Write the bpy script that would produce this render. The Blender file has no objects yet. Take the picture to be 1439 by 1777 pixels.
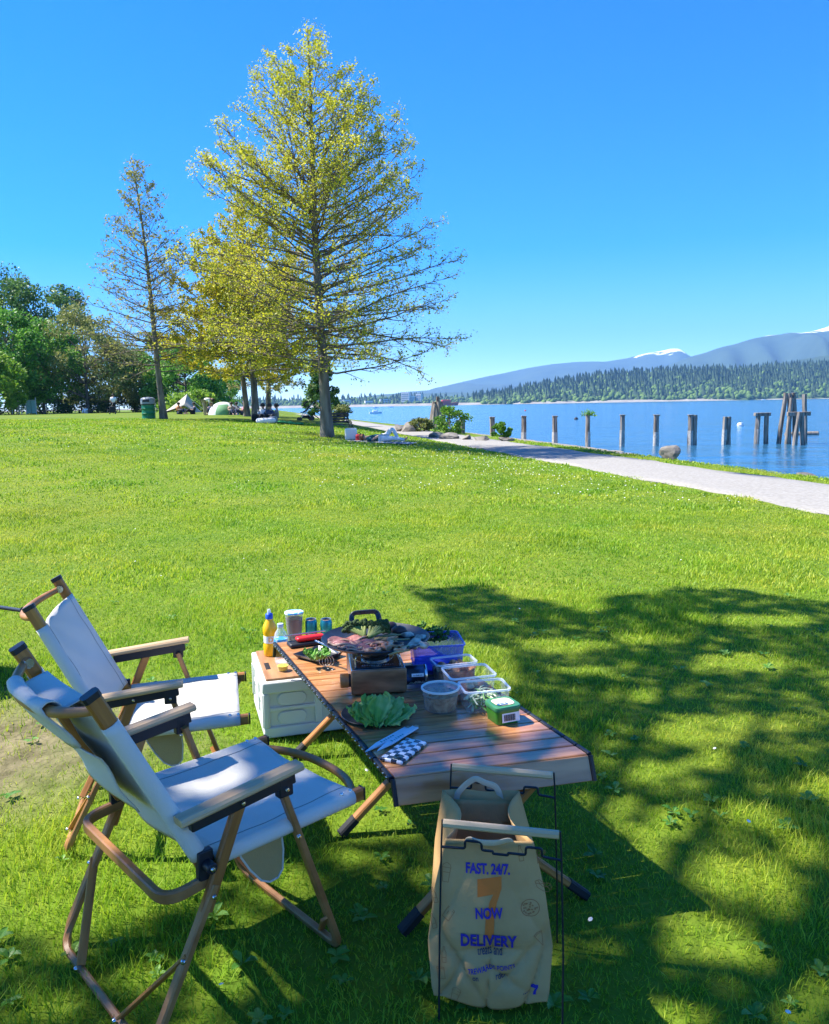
import bpy, bmesh, math, random
import numpy as np
from mathutils import Matrix, Vector
sc = bpy.context.scene
COL = sc.collection
R = math.radians
# ------------------------------------------------------------ camera
EYE = 1.5
cam_d = bpy.data.cameras.new('camera'); cam = bpy.data.objects.new('camera', cam_d); COL.objects.link(cam)
cam_d.sensor_fit = 'HORIZONTAL'; cam_d.sensor_width = 36.0; cam_d.lens = 36.02
cam_d.clip_start = 0.05; cam_d.clip_end = 40000
CAMR = Matrix.Rotation(R(90 - 7.4), 4, 'X') @ Matrix.Rotation(R(-1.0), 4, 'Z')
cam.matrix_world = Matrix.Translation((0, 0, EYE)) @ CAMR
sc.camera = cam
# ------------------------------------------------------------ light
SUN_EL, SUN_AZ = R(52), R(14)
S = np.array([-math.cos(SUN_EL) * math.cos(SUN_AZ), math.cos(SUN_EL) * math.sin(SUN_AZ), math.sin(SUN_EL)])
world = bpy.data.worlds.new('World'); sc.world = world; world.use_nodes = True
wn = world.node_tree.nodes; wl = world.node_tree.links
bg = wn['Background']; sky = wn.new('ShaderNodeTexSky'); sky.sky_type = 'NISHITA'; sky.sun_disc = False
sky.sun_elevation = SUN_EL; sky.sun_rotation = R(-76); sky.air_density = 0.7; sky.dust_density = 0.0; sky.ozone_density = 5.0
hs = wn.new('ShaderNodeHueSaturation'); hs.inputs['Hue'].default_value = 0.512; hs.inputs['Saturation'].default_value = 1.44
gm = wn.new('ShaderNodeGamma'); gm.inputs[1].default_value = 1.0
wl.new(sky.outputs[0], gm.inputs[0]); wl.new(gm.outputs[0], hs.inputs['Color']); wl.new(hs.outputs[0], bg.inputs[0]); bg.inputs[1].default_value = 0.088
sun_d = bpy.data.lights.new('sun', 'SUN'); sun = bpy.data.objects.new('sun', sun_d); COL.objects.link(sun)
sun_d.energy = 3.3; sun_d.angle = R(0.53); sun_d.color = (1.0, 0.95, 0.86)
sun.rotation_euler = Vector(S).to_track_quat('Z', 'Y').to_euler()
sc.view_settings.view_transform = 'Standard'; sc.view_settings.look = 'None'
sc.view_settings.exposure = 2.0; sc.view_settings.gamma = 1.0; sc.view_settings.use_curve_mapping = False
sc.cycles.use_denoising = True
sc.cycles.max_bounces = 8; sc.cycles.transparent_max_bounces = 12; sc.cycles.transmission_bounces = 6
sc.cycles.volume_bounces = 0; sc.cycles.caustics_reflective = False; sc.cycles.caustics_refractive = False
rng = np.random.default_rng(7); random.seed(7)

# ------------------------------------------------------------ helpers
class MB:
    def __init__(s): s.v = []; s.f = []
    def add(s, v, f):
        o = len(s.v); s.v += [tuple(p) for p in v]; s.f += [tuple(i + o for i in q) for q in f]; return s
    def box(s, c, d, M=None):
        x, y, z = [k / 2 for k in d]
        v = [(-x,-y,-z),(x,-y,-z),(x,y,-z),(-x,y,-z),(-x,-y,z),(x,-y,z),(x,y,z),(-x,y,z)]
        if M is not None: v = [M @ Vector(p) for p in v]
        v = [(p[0]+c[0], p[1]+c[1], p[2]+c[2]) for p in v]
        return s.add(v, [(3,2,1,0),(4,5,6,7),(0,1,5,4),(1,2,6,5),(2,3,7,6),(3,0,4,7)])
    def sweep(s, pts, prof, up=(0,0,1), caps=True, scale=None):
        pts = [Vector(p) for p in pts]; n = len(prof); V = []; F = []
        for i, p in enumerate(pts):
            t = (pts[min(i+1, len(pts)-1)] - pts[max(i-1, 0)]).normalized()
            u = Vector(up); a = u.cross(t)
            if a.length < 1e-4: a = Vector((1,0,0)).cross(t)
            a.normalize(); b = t.cross(a); k = scale[i] if scale else 1
            V += [p + a*q[0]*k + b*q[1]*k for q in prof]
        for i in range(len(pts)-1):
            for j in range(n):
                a0 = i*n+j; b0 = i*n+(j+1) % n
                F.append((a0, b0, b0+n, a0+n))
        if caps: F += [tuple(range(n-1,-1,-1)), tuple((len(pts)-1)*n+j for j in range(n))]
        return s.add(V, F)
    def tube(s, pts, r, n=8, caps=True):
        pr = [(math.cos(2*math.pi*k/n), math.sin(2*math.pi*k/n)) for k in range(n)]
        rr = r if hasattr(r, '__len__') else [r]*len(pts)
        return s.sweep(pts, pr, (0.13,0.31,0.94), caps, rr)
    def rect(s, pts, w, h, up=(0,0,1), ch=0.2):
        c = min(w,h)*ch; x=w/2; y=h/2
        pr=[(-x+c,-y),(x-c,-y),(x,-y+c),(x,y-c),(x-c,y),(-x+c,y),(-x,y-c),(-x,-y+c)]
        return s.sweep(pts, pr, up)
    def lathe(s, prof, n=24, c=(0,0,0), M=None, close=False):
        V=[]; F=[]
        for r,z in prof:
            for k in range(n):
                a=2*math.pi*k/n; p=Vector((r*math.cos(a), r*math.sin(a), z))
                if M is not None: p = M @ p
                V.append((p[0]+c[0],p[1]+c[1],p[2]+c[2]))
        for i in range(len(prof)-1):
            for k in range(n):
                k2=(k+1)%n; F.append((i*n+k,i*n+k2,(i+1)*n+k2,(i+1)*n+k))
        if prof[0][0]>1e-5 and not close: F.append(tuple(range(n-1,-1,-1)))
        if prof[-1][0]>1e-5 and not close: F.append(tuple((len(prof)-1)*n+k for k in range(n)))
        return s.add(V,F)
    def grid(s, P):
        P=np.asarray(P); a,b=P.shape[:2]
        return s.add(P.reshape(-1,3).tolist(), [(i*b+j,i*b+j+1,(i+1)*b+j+1,(i+1)*b+j) for i in range(a-1) for j in range(b-1)])

def fast_mesh(name, V, F):
    """V (n,3), F (m,k) numpy -> mesh"""
    V=np.asarray(V,np.float32); F=np.asarray(F,np.int32); m=bpy.data.meshes.new(name); k=F.shape[1]
    m.vertices.add(len(V)); m.vertices.foreach_set('co', V.ravel())
    m.loops.add(F.size); m.loops.foreach_set('vertex_index', F.ravel())
    m.polygons.add(len(F)); m.polygons.foreach_set('loop_start', np.arange(len(F),dtype=np.int32)*k)
    m.update(calc_edges=True); return m

def link(name, mesh, mat=None, parent=None, M=None):
    o=bpy.data.objects.new(name, mesh); COL.objects.link(o)
    if mat is not None and mesh is not None and not mesh.materials: mesh.materials.append(mat)
    if parent is not None: o.parent=parent
    if M is not None: o.matrix_basis=M
    return o
def obj(name, mb, mat, parent=None, M=None, smooth=40, bevel=0, solid=0, sub=0):
    m=bpy.data.meshes.new(name); m.from_pydata([tuple(p) for p in mb.v], [], mb.f); m.update()
    if smooth:
        m.polygons.foreach_set('use_smooth',[True]*len(m.polygons)); m.set_sharp_from_angle(angle=R(smooth))
    o=link(name,m,mat,parent,M)
    if solid:
        d=o.modifiers.new('s','SOLIDIFY'); d.thickness=solid; d.offset=0
    if bevel:
        d=o.modifiers.new('b','BEVEL'); d.width=bevel; d.segments=2; d.limit_method='ANGLE'; d.angle_limit=R(35)
    if sub:
        d=o.modifiers.new('u','SUBSURF'); d.levels=sub; d.render_levels=sub
    return o
def tag(o,label,cat,group=None):
    o['label']=label; o['category']=cat
    if group: o['group']=group
    return o
def kind(o,k): o['kind']=k; return o
def thing(name,label,cat,loc=(0,0,0),rz=0,group=None,s=1):
    o=bpy.data.objects.new(name,None); COL.objects.link(o); o.empty_display_size=.1
    o.location=loc; o.rotation_euler=(0,0,rz); o.scale=(s,s,s)
    return tag(o,label,cat,group)
def bar(name,p0,p1,w,h,mat,parent=None,up=(0,0,1),ch=.2):
    p0=Vector(p0);p1=Vector(p1);x=(p1-p0);L=x.length;x.normalize();y=Vector(up).cross(x)
    if y.length<1e-4: y=Vector((0,1,0))
    y.normalize();z=x.cross(y)
    M=Matrix(((x[0],y[0],z[0],p0[0]),(x[1],y[1],z[1],p0[1]),(x[2],y[2],z[2],p0[2]),(0,0,0,1)))
    return obj(name, MB().rect([(0,0,0),(L,0,0)],w,h,(0,0,1),ch), mat, parent, M, smooth=30)
def copy_tree(o,parent=None):
    c=o.copy(); COL.objects.link(c); c.parent=parent
    for ch in o.children: copy_tree(ch,c)
    return c
def sstep(a,b,x): t=np.clip((x-a)/(b-a),0,1); return t*t*(3-2*t)

# pixel (of the 1439x1777 photograph) -> place on a horizontal level
_Rm=np.array(CAMR.to_3x3())
def ray(px,py): return _Rm@np.array([(px-719.5)/1440.,-(py-888.5)/1440.,-1.])
def at(px,py,z=0.):
    d=ray(px,py); t=(z-EYE)/d[2]; return np.array([0,0,EYE])+t*d
def atd(px,py,dist):
    d=ray(px,py); return np.array([0,0,EYE])+d*(dist/d[1])
def proj(P):
    q=(np.asarray(P)-np.array([0,0,EYE]))@_Rm; return 719.5+1440*q[...,0]/-q[...,2], 888.5-1440*q[...,1]/-q[...,2], -q[...,2]

# ------------------------------------------------------------ materials
def new_mat(name):
    m=bpy.data.materials.new(name); m.use_nodes=True; n=m.node_tree.nodes; return m,n,m.node_tree.links,n['Principled BSDF']
def ramp(n,stops):
    r=n.new('ShaderNodeValToRGB'); e=r.color_ramp.elements
    while len(e)<len(stops): e.new(.5)
    for k,(p,c) in enumerate(stops): e[k].position=p; e[k].color=(*c,1)
    return r
def mat(name,c,rough=.6,c2=None,scale=8,stretch=(1,1,1),bump=0,bscale=None,metal=0,trans=0,ior=1.45,detail=4,spec=.5,alpha=1,coat=0,island=0,lo=.35,hi=.65):
    m,n,l,b=new_mat(name)
    b.inputs['Base Color'].default_value=(*c,1); b.inputs['Roughness'].default_value=rough; b.inputs['Metallic'].default_value=metal
    b.inputs['Transmission Weight'].default_value=trans; b.inputs['IOR'].default_value=ior; b.inputs['Specular IOR Level'].default_value=spec
    b.inputs['Coat Weight'].default_value=coat; b.inputs['Alpha'].default_value=alpha
    tc=n.new('ShaderNodeTexCoord'); mp=n.new('ShaderNodeMapping'); mp.inputs['Scale'].default_value=stretch; l.new(tc.outputs['Object'],mp.inputs[0])
    oi=n.new('ShaderNodeObjectInfo'); ad=n.new('ShaderNodeVectorMath'); ad.operation='MULTIPLY_ADD'
    l.new(oi.outputs['Random'],ad.inputs[0]); ad.inputs[1].default_value=(13,17,11); l.new(mp.outputs[0],ad.inputs[2])
    if c2 is not None:
        t=n.new('ShaderNodeTexNoise'); t.inputs['Scale'].default_value=scale; t.inputs['Detail'].default_value=detail; l.new(ad.outputs[0],t.inputs['Vector'])
        r=ramp(n,[(lo,c),(hi,c2)]); l.new(t.outputs['Fac'],r.inputs[0])
        if island:
            g=n.new('ShaderNodeNewGeometry'); mx=n.new('ShaderNodeMath'); mx.operation='MULTIPLY_ADD'; mx.inputs[1].default_value=island; l.new(g.outputs['Random Per Island'],mx.inputs[0])
            s2=n.new('ShaderNodeMath'); s2.operation='SUBTRACT'; l.new(t.outputs['Fac'],s2.inputs[0]); s2.inputs[1].default_value=island/2; l.new(s2.outputs[0],mx.inputs[2]); l.new(mx.outputs[0],r.inputs[0])
        l.new(r.outputs[0],b.inputs['Base Color'])
    if bump:
        t2=n.new('ShaderNodeTexNoise'); t2.inputs['Scale'].default_value=bscale or scale*3; t2.inputs['Detail'].default_value=5; l.new(ad.outputs[0],t2.inputs['Vector'])
        bp=n.new('ShaderNodeBump'); bp.inputs['Strength'].default_value=bump; bp.inputs['Distance'].default_value=.01; l.new(t2.outputs['Fac'],bp.inputs['Height']); l.new(bp.outputs[0],b.inputs['Normal'])
    return m
def leafmat(name,c1,c2,c3=None,trans=.35,rough=.6,scale=.5):
    """leaf: reflecting and letting light through, colour varies leaf by leaf and in drifts"""
    m,n,l,b=new_mat(name); g=n.new('ShaderNodeNewGeometry'); tc=n.new('ShaderNodeTexCoord')
    t=n.new('ShaderNodeTexNoise'); t.inputs['Scale'].default_value=scale; t.inputs['Detail'].default_value=3; l.new(tc.outputs['Object'],t.inputs['Vector'])
    a=n.new('ShaderNodeMath'); a.operation='MULTIPLY_ADD'; a.inputs[1].default_value=.45; l.new(g.outputs['Random Per Island'],a.inputs[0])
    s2=n.new('ShaderNodeMath'); s2.operation='SUBTRACT'; s2.inputs[1].default_value=.22; l.new(t.outputs['Fac'],s2.inputs[0]); l.new(s2.outputs[0],a.inputs[2])
    st=[(.25,c1),(.7,c2)] if c3 is None else [(.22,c1),(.5,c2),(.78,c3)]
    r=ramp(n,st); l.new(a.outputs[0],r.inputs[0]); l.new(r.outputs[0],b.inputs['Base Color']); b.inputs['Roughness'].default_value=rough
    b.inputs['Specular IOR Level'].default_value=.3
    tr=n.new('ShaderNodeBsdfTranslucent'); l.new(r.outputs[0],tr.inputs['Color'])
    mx=n.new('ShaderNodeMixShader'); mx.inputs[0].default_value=trans; l.new(b.outputs[0],mx.inputs[1]); l.new(tr.outputs[0],mx.inputs[2])
    l.new(mx.outputs[0],n['Material Output'].inputs['Surface']); return m
def clear(name,tint=(1,1,1),rough=.05,opac=.04,c=(.9,.95,1)):
    """thin clear plastic: mostly see-through sheet with a glossy skin"""
    m,n,l,b=new_mat(name); b.inputs['Base Color'].default_value=(*c,1); b.inputs['Roughness'].default_value=rough
    t=n.new('ShaderNodeBsdfTransparent'); t.inputs[0].default_value=(*tint,1)
    lw=n.new('ShaderNodeLayerWeight'); lw.inputs[0].default_value=.35; a=n.new('ShaderNodeMath'); a.operation='MULTIPLY_ADD'; a.inputs[1].default_value=.3; a.inputs[2].default_value=opac
    l.new(lw.outputs['Facing'],a.inputs[0]); mx=n.new('ShaderNodeMixShader'); l.new(a.outputs[0],mx.inputs[0]); l.new(t.outputs[0],mx.inputs[1]); l.new(b.outputs[0],mx.inputs[2])
    l.new(mx.outputs[0],n['Material Output'].inputs['Surface']); return m
WOOD=mat('oiled_wood',(.24,.085,.02),.45,(.46,.20,.05),9,(.35,4,4),.15,30,detail=6)
PALE=mat('pale_wood',(.42,.28,.15),.5,(.55,.39,.22),9,(.35,5,5),.1,30,detail=6)
BENT=mat('bent_wood',(.26,.11,.035),.45,(.38,.18,.065),14,(1,1,1),.1,40)
BLACK=mat('black_metal',(.012,.014,.02),.45)
STEEL=mat('steel',(.62,.63,.65),.25,metal=1)
CANVAS=mat('canvas',(.58,.56,.51),.85,(.64,.62,.57),3,bump=.25,bscale=420)
TAN=mat('tan_canvas',(.42,.30,.13),.85,(.48,.35,.16),6,bump=.3,bscale=300)
# ------------------------------------------------------------ terrain
SL=.19; PX0=8.28; PW=2.85; WATER=-2.0
CL=1/math.hypot(1,SL)
def side(x,y): return (PX0-SL*y-x)*CL            # metres left of the path's near edge
def shore_d(y): return 4.5+9.5*sstep(28,58,y)-8*sstep(84,115,y)
def zt(x,y):
    x=np.asarray(x,float);y=np.asarray(y,float); s=side(x,y); sp=np.maximum(s,0)
    a=.0206+9.7e-5*np.minimum(np.maximum(y,0),48)**2
    far=-.2+1.3*(1-np.exp(-sp*a)); near=-.2*(1-sstep(0,6,sp)); k=sstep(4,18,y)
    z=near*(1-k)+far*k
    z=z+.02*np.sin(x*1.3+y*.7)*np.sin(y*.9-x*.4)*sstep(1,3,sp)*sstep(5,9,np.hypot(x,y))
    t=-s-PW*CL; D=shore_d(y)
    b=np.clip((t-.9)/(D-.9),0,3)
    z=np.where(t>.9,-.2-(1.85*b)+.10*np.sin(x*2.1)*np.sin(y*1.7+1)*np.minimum(b*3,1)*(b<1.3),z)
    return np.maximum(z,-5)
def axis(*seg):
    o=[]
    for a,b,n in seg: o+=list(np.linspace(a,b,n,endpoint=False))
    return np.array(o+[seg[-1][1]])
gx=axis((-420,-60,24),(-60,-12,60),(-12,16,90),(16,40,30),(40,90,12)); gy=axis((-30,0,15),(0,20,50),(20,120,170),(120,450,50))
GX,GY=np.meshgrid(gx,gy,indexing='ij'); GZ=zt(GX,GY)
def grid_mesh(name,X,Y,Z):
    a,b=X.shape; i=np.arange(a*b).reshape(a,b)
    F=np.stack([i[:-1,:-1],i[1:,:-1],i[1:,1:],i[:-1,1:]],-1).reshape(-1,4)
    m=fast_mesh(name,np.stack([X,Y,Z],-1).reshape(-1,3),F); m.polygons.foreach_set('use_smooth',[True]*len(m.polygons)); return m
def ground_mat():
    m,n,l,b=new_mat('lawn_ground'); g=n.new('ShaderNodeNewGeometry'); 
    def noise(s,d=4,st=None):
        t=n.new('ShaderNodeTexNoise'); t.inputs['Scale'].default_value=s; t.inputs['Detail'].default_value=d
        if st:
            mp=n.new('ShaderNodeMapping'); mp.inputs['Scale'].default_value=st; l.new(g.outputs['Position'],mp.inputs[0]); l.new(mp.outputs[0],t.inputs['Vector'])
        else: l.new(g.outputs['Position'],t.inputs['Vector'])
        return t
    big=noise(.22,3); fine=noise(9,8,(1,.6,1)); md=noise(1.3,4)
    r1=ramp(n,[(.3,(.06,.12,.008)),(.5,(.11,.18,.010)),(.72,(.18,.22,.018))]); l.new(fine.outputs['Fac'],r1.inputs[0])
    r2=ramp(n,[(.35,(.08,.16,.008)),(.65,(.18,.20,.022))]); l.new(big.outputs['Fac'],r2.inputs[0])
    mx=n.new('ShaderNodeMix'); mx.data_type='RGBA'; mx.inputs[0].default_value=.5; l.new(r1.outputs[0],mx.inputs[6]); l.new(r2.outputs[0],mx.inputs[7])
    # worn earth beside the chairs
    sx=n.new('ShaderNodeSeparateXYZ'); l.new(g.outputs['Position'],sx.inputs[0])
    d=n.new('ShaderNodeVectorMath'); d.operation='DISTANCE'; l.new(g.outputs['Position'],d.inputs[0]); d.inputs[1].default_value=(-2.0,3.5,0)
    a=n.new('ShaderNodeMath'); a.operation='MULTIPLY_ADD'; a.inputs[1].default_value=1.6; l.new(md.outputs['Fac'],a.inputs[0]); l.new(d.outputs['Value'],a.inputs[2])
    rd=ramp(n,[(.0,(1,1,1)),(1,(0,0,0))]); mr=n.new('ShaderNodeMapRange'); mr.inputs['From Min'].default_value=1.15; mr.inputs['From Max'].default_value=1.9; mr.inputs['To Min'].default_value=1; mr.inputs['To Max'].default_value=0; l.new(a.outputs[0],mr.inputs['Value'])
    mq=n.new('ShaderNodeMath'); mq.operation='MULTIPLY'; mq.inputs[1].default_value=.85; l.new(mr.outputs[0],mq.inputs[0]); m2=n.new('ShaderNodeMix'); m2.data_type='RGBA'; l.new(mq.outputs[0],m2.inputs[0]); l.new(mx.outputs[2],m2.inputs[6])
    re=ramp(n,[(.35,(.10,.075,.045)),(.65,(.24,.19,.12))]); l.new(fine.outputs['Fac'],re.inputs[0]); l.new(re.outputs[0],m2.inputs[7])
    # shingle below the bank
    ms=n.new('ShaderNodeMapRange'); ms.inputs['From Min'].default_value=-.75; ms.inputs['From Max'].default_value=-.5; ms.inputs['To Min'].default_value=1; ms.inputs['To Max'].default_value=0
    az=n.new('ShaderNodeMath'); az.operation='MULTIPLY_ADD'; az.inputs[1].default_value=.5; l.new(md.outputs['Fac'],az.inputs[0]); l.new(sx.outputs['Z'],az.inputs[2])
    sb=n.new('ShaderNodeMath'); sb.operation='SUBTRACT'; sb.inputs[1].default_value=.25; l.new(az.outputs[0],sb.inputs[0]); l.new(sb.outputs[0],ms.inputs['Value'])
    rs=ramp(n,[(.3,(.16,.14,.11)),(.7,(.36,.32,.26))]); l.new(noise(6,8).outputs['Fac'],rs.inputs[0])
    m3=n.new('ShaderNodeMix'); m3.data_type='RGBA'; l.new(ms.outputs[0],m3.inputs[0]); l.new(m2.outputs[2],m3.inputs[6]); l.new(rs.outputs[0],m3.inputs[7])
    l.new(m3.outputs[2],b.inputs['Base Color']); b.inputs['Roughness'].default_value=.9; b.inputs['Specular IOR Level'].default_value=.15
    bp=n.new('ShaderNodeBump'); bp.inputs['Strength'].default_value=.8; bp.inputs['Distance'].default_value=.04; l.new(noise(14,8).outputs['Fac'],bp.inputs['Height']); l.new(bp.outputs[0],b.inputs['Normal'])
    return m
kind(link('lawn',grid_mesh('lawn',GX,GY,GZ),ground_mat()),'structure')
# gravel path
py_=axis((-10,60,120),(60,190,60)); off=[0,.06,.5,1.4,2.3,2.79,PW]; zo=[-.02,.014,.022,.03,.022,.014,-.02]
wob=lambda y,k: .10*np.sin(y*.9+k)+.06*np.sin(y*2.3+k*2)+.035*np.sin(y*6.1+k)
PXs=np.stack([PX0-SL*py_+o+wob(py_,i)*(1 if i<2 or i>4 else 0) for i,o in enumerate(off)],1); PYs=np.repeat(py_[:,None],len(off),1)
PZ=np.full_like(PXs,-.2)+np.array(zo)[None]
GRAVEL=mat('gravel',(.24,.225,.195),.95,(.33,.31,.275),16,bump=.6,bscale=60,detail=10)
kind(link('path',grid_mesh('path',PXs[:, ::-1],PYs,PZ[:, ::-1]),GRAVEL),'structure')
# water
def water_mat():
    m,n,l,b=new_mat('sea_water'); b.inputs['Base Color'].default_value=(.03,.12,.22,1); b.inputs['Roughness'].default_value=.12; b.inputs['IOR'].default_value=1.33
    g=n.new('ShaderNodeNewGeometry'); mp=n.new('ShaderNodeMapping'); mp.inputs['Scale'].default_value=(.55,1,1); l.new(g.outputs['Position'],mp.inputs[0])
    hs=[]
    for s,d,k in ((1.6,5,.10),(.35,4,.35),(.05,3,.9)):
        t=n.new('ShaderNodeTexNoise'); t.inputs['Scale'].default_value=s; t.inputs['Detail'].default_value=d; l.new(mp.outputs[0],t.inputs['Vector'])
        q=n.new('ShaderNodeMath'); q.operation='MULTIPLY'; q.inputs[1].default_value=k; l.new(t.outputs['Fac'],q.inputs[0]); hs.append(q)
    a=n.new('ShaderNodeMath'); l.new(hs[0].outputs[0],a.inputs[0]); l.new(hs[1].outputs[0],a.inputs[1]); a2=n.new('ShaderNodeMath'); l.new(a.outputs[0],a2.inputs[0]); l.new(hs[2].outputs[0],a2.inputs[1])
    bp=n.new('ShaderNodeBump'); bp.inputs['Strength'].default_value=1; bp.inputs['Distance'].default_value=1.0; l.new(a2.outputs[0],bp.inputs['Height']); l.new(bp.outputs[0],b.inputs['Normal'])
    return m
wx=axis((-3000,-200,8),(-200,400,20),(400,4000,10)); wy=axis((5,300,20),(300,4200,20))
WX,WY=np.meshgrid(wx,wy,indexing='ij'); kind(link('water',grid_mesh('water',WX,WY,np.full_like(WX,WATER)),water_mat()),'structure')

# ------------------------------------------------------------ far shore, mountains
def ridge(name,pts,dist,depth,matl,rough,seed,zb=WATER,nx=140,slope=1.0):
    """a massif: skyline pts (px,py) at distance dist, falling to the front and the back"""
    r=np.random.default_rng(seed); px=np.linspace(pts[0][0],pts[-1][0],nx); py=np.interp(px,[p[0] for p in pts],[p[1] for p in pts])
    top=np.array([atd(a,b,dist) for a,b in zip(px,py)]); ny=26; X=np.zeros((nx,ny));Y=X.copy();Z=X.copy()
    ph=r.uniform(0,6.28,40); fr=r.uniform(.6,7,40); fy=r.uniform(1,9,40)
    for j in range(ny):
        v=j/(ny-1)*1.5; u=np.linspace(0,1,nx)*12
        rel=sum(np.sin(fr[k]*u+fy[k]*v+ph[k])/fr[k] for k in range(40))*.09
        Y[:,j]=dist-depth*(1-v)
        X[:,j]=top[:,0]*Y[:,j]/dist
        prof=(v**slope if v<=1 else max(0,1-(v-1)*1.7))
        bumpy=rough*rel*(math.sin(min(v,1)*math.pi)+.15*(v<1)*0)
        Z[:,j]=zb-2+(top[:,2]-zb+2)*np.clip(prof+bumpy,0,1.0 if v<=1 else prof)
    m=grid_mesh(name,X,Y,Z); return kind(link(name,m,matl),'structure'),(X,Y,Z)
def mount_mat(name,c1,c2,snow=None):
    m,n,l,b=new_mat(name); g=n.new('ShaderNodeNewGeometry'); t=n.new('ShaderNodeTexNoise'); t.inputs['Scale'].default_value=.006; t.inputs['Detail'].default_value=9; l.new(g.outputs['Position'],t.inputs['Vector'])
    r=ramp(n,[(.35,c1),(.65,c2)]); l.new(t.outputs['Fac'],r.inputs[0]); b.inputs['Roughness'].default_value=.95; out=r.outputs[0]
    if snow:
        t2=n.new('ShaderNodeTexNoise'); t2.inputs['Scale'].default_value=.007; t2.inputs['Detail'].default_value=7; t2.inputs['Roughness'].default_value=.65; l.new(g.outputs['Position'],t2.inputs['Vector'])
        sx=n.new('ShaderNodeSeparateXYZ'); l.new(g.outputs['Position'],sx.inputs[0]); mr=n.new('ShaderNodeMapRange'); mr.inputs['From Min'].default_value=snow[0]; mr.inputs['From Max'].default_value=snow[1]; mr.inputs['To Min'].default_value=-.35; mr.inputs['To Max'].default_value=.32; l.new(sx.outputs['Z'],mr.inputs['Value'])
        a=n.new('ShaderNodeMath'); l.new(mr.outputs[0],a.inputs[0]); l.new(t2.outputs['Fac'],a.inputs[1]); rr=ramp(n,[(.60,(0,0,0)),(.64,(1,1,1))]); l.new(a.outputs[0],rr.inputs[0])
        mx=n.new('ShaderNodeMix'); mx.data_type='RGBA'; l.new(rr.outputs[0],mx.inputs[0]); l.new(out,mx.inputs[6]); mx.inputs[7].default_value=(.85,.87,.9,1); out=mx.outputs[2]
    l.new(out,b.inputs['Base Color']); return m
D3=8500; D2=6000; D1=2300
sn=lambda y,d:(694-y-(4 if d<7000 else 0))*d/1440
ridge('mountain',[(560,700),(640,690),(700,682),(745,680),(790,664),(850,650),(905,640),(960,630),(1000,627),(1050,625),(1095,617),(1130,609),(1165,604),(1180,605),(1195,616),(1240,640),(1300,660),(1400,690)],D3,2600,mount_mat('far_mountain',(.03,.055,.05),(.05,.08,.06),(sn(640,D3),sn(608,D3))),1.0,3)
ridge('mountain',[(1040,690),(1090,662),(1140,640),(1200,617),(1260,598),(1300,585),(1335,577),(1360,575),(1390,576),(1420,567),(1445,560),(1500,548),(1600,540),(1750,560)],D2,2300,mount_mat('near_mountain',(.025,.05,.035),(.04,.07,.045),(sn(612,D2),sn(566,D2))),1.0,5)
ridge('hill',[(560,695),(610,691),(660,684),(700,681),(735,682),(790,680),(900,683),(1000,690)],5200,900,mount_mat('low_hill',(.03,.06,.035),(.05,.09,.045)),.3,8)
ridge('hill',[(1180,690),(1250,655),(1330,632),(1400,620),(1450,612),(1540,606),(1700,610)],3600,700,mount_mat('dark_hill',(.02,.045,.02),(.035,.065,.025)),.25,9)
HM=mount_mat('shore_hill',(.03,.06,.02),(.05,.10,.03))
_,(HX,HY,HZ)=ridge('hill',[(820,694),(870,684),(930,673),(1000,661),(1060,652),(1120,648),(1200,645),(1300,643),(1400,636),(1480,634),(1700,640)],D1,480,HM,.12,11,slope=.75)
_,(LX,LY,LZ)=ridge('hill',[(300,697),(500,696),(600,694),(660,692),(740,691),(830,690),(900,689),(960,692)],2800,420,HM,.1,12,slope=.7)
SAND=mat('pale_shingle',(.24,.22,.19),.95,(.32,.3,.26),.05)
bx=np.linspace(-1500,2400,90); by=D1-485+14*np.sin(bx*.01)+8*np.sin(bx*.037)
kind(link('beach',grid_mesh('beach',np.stack([bx,bx],1),np.stack([by-9,by+30],1),np.stack([np.full(90,WATER-.4),np.full(90,WATER+5.)],1)),SAND),'structure')
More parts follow.
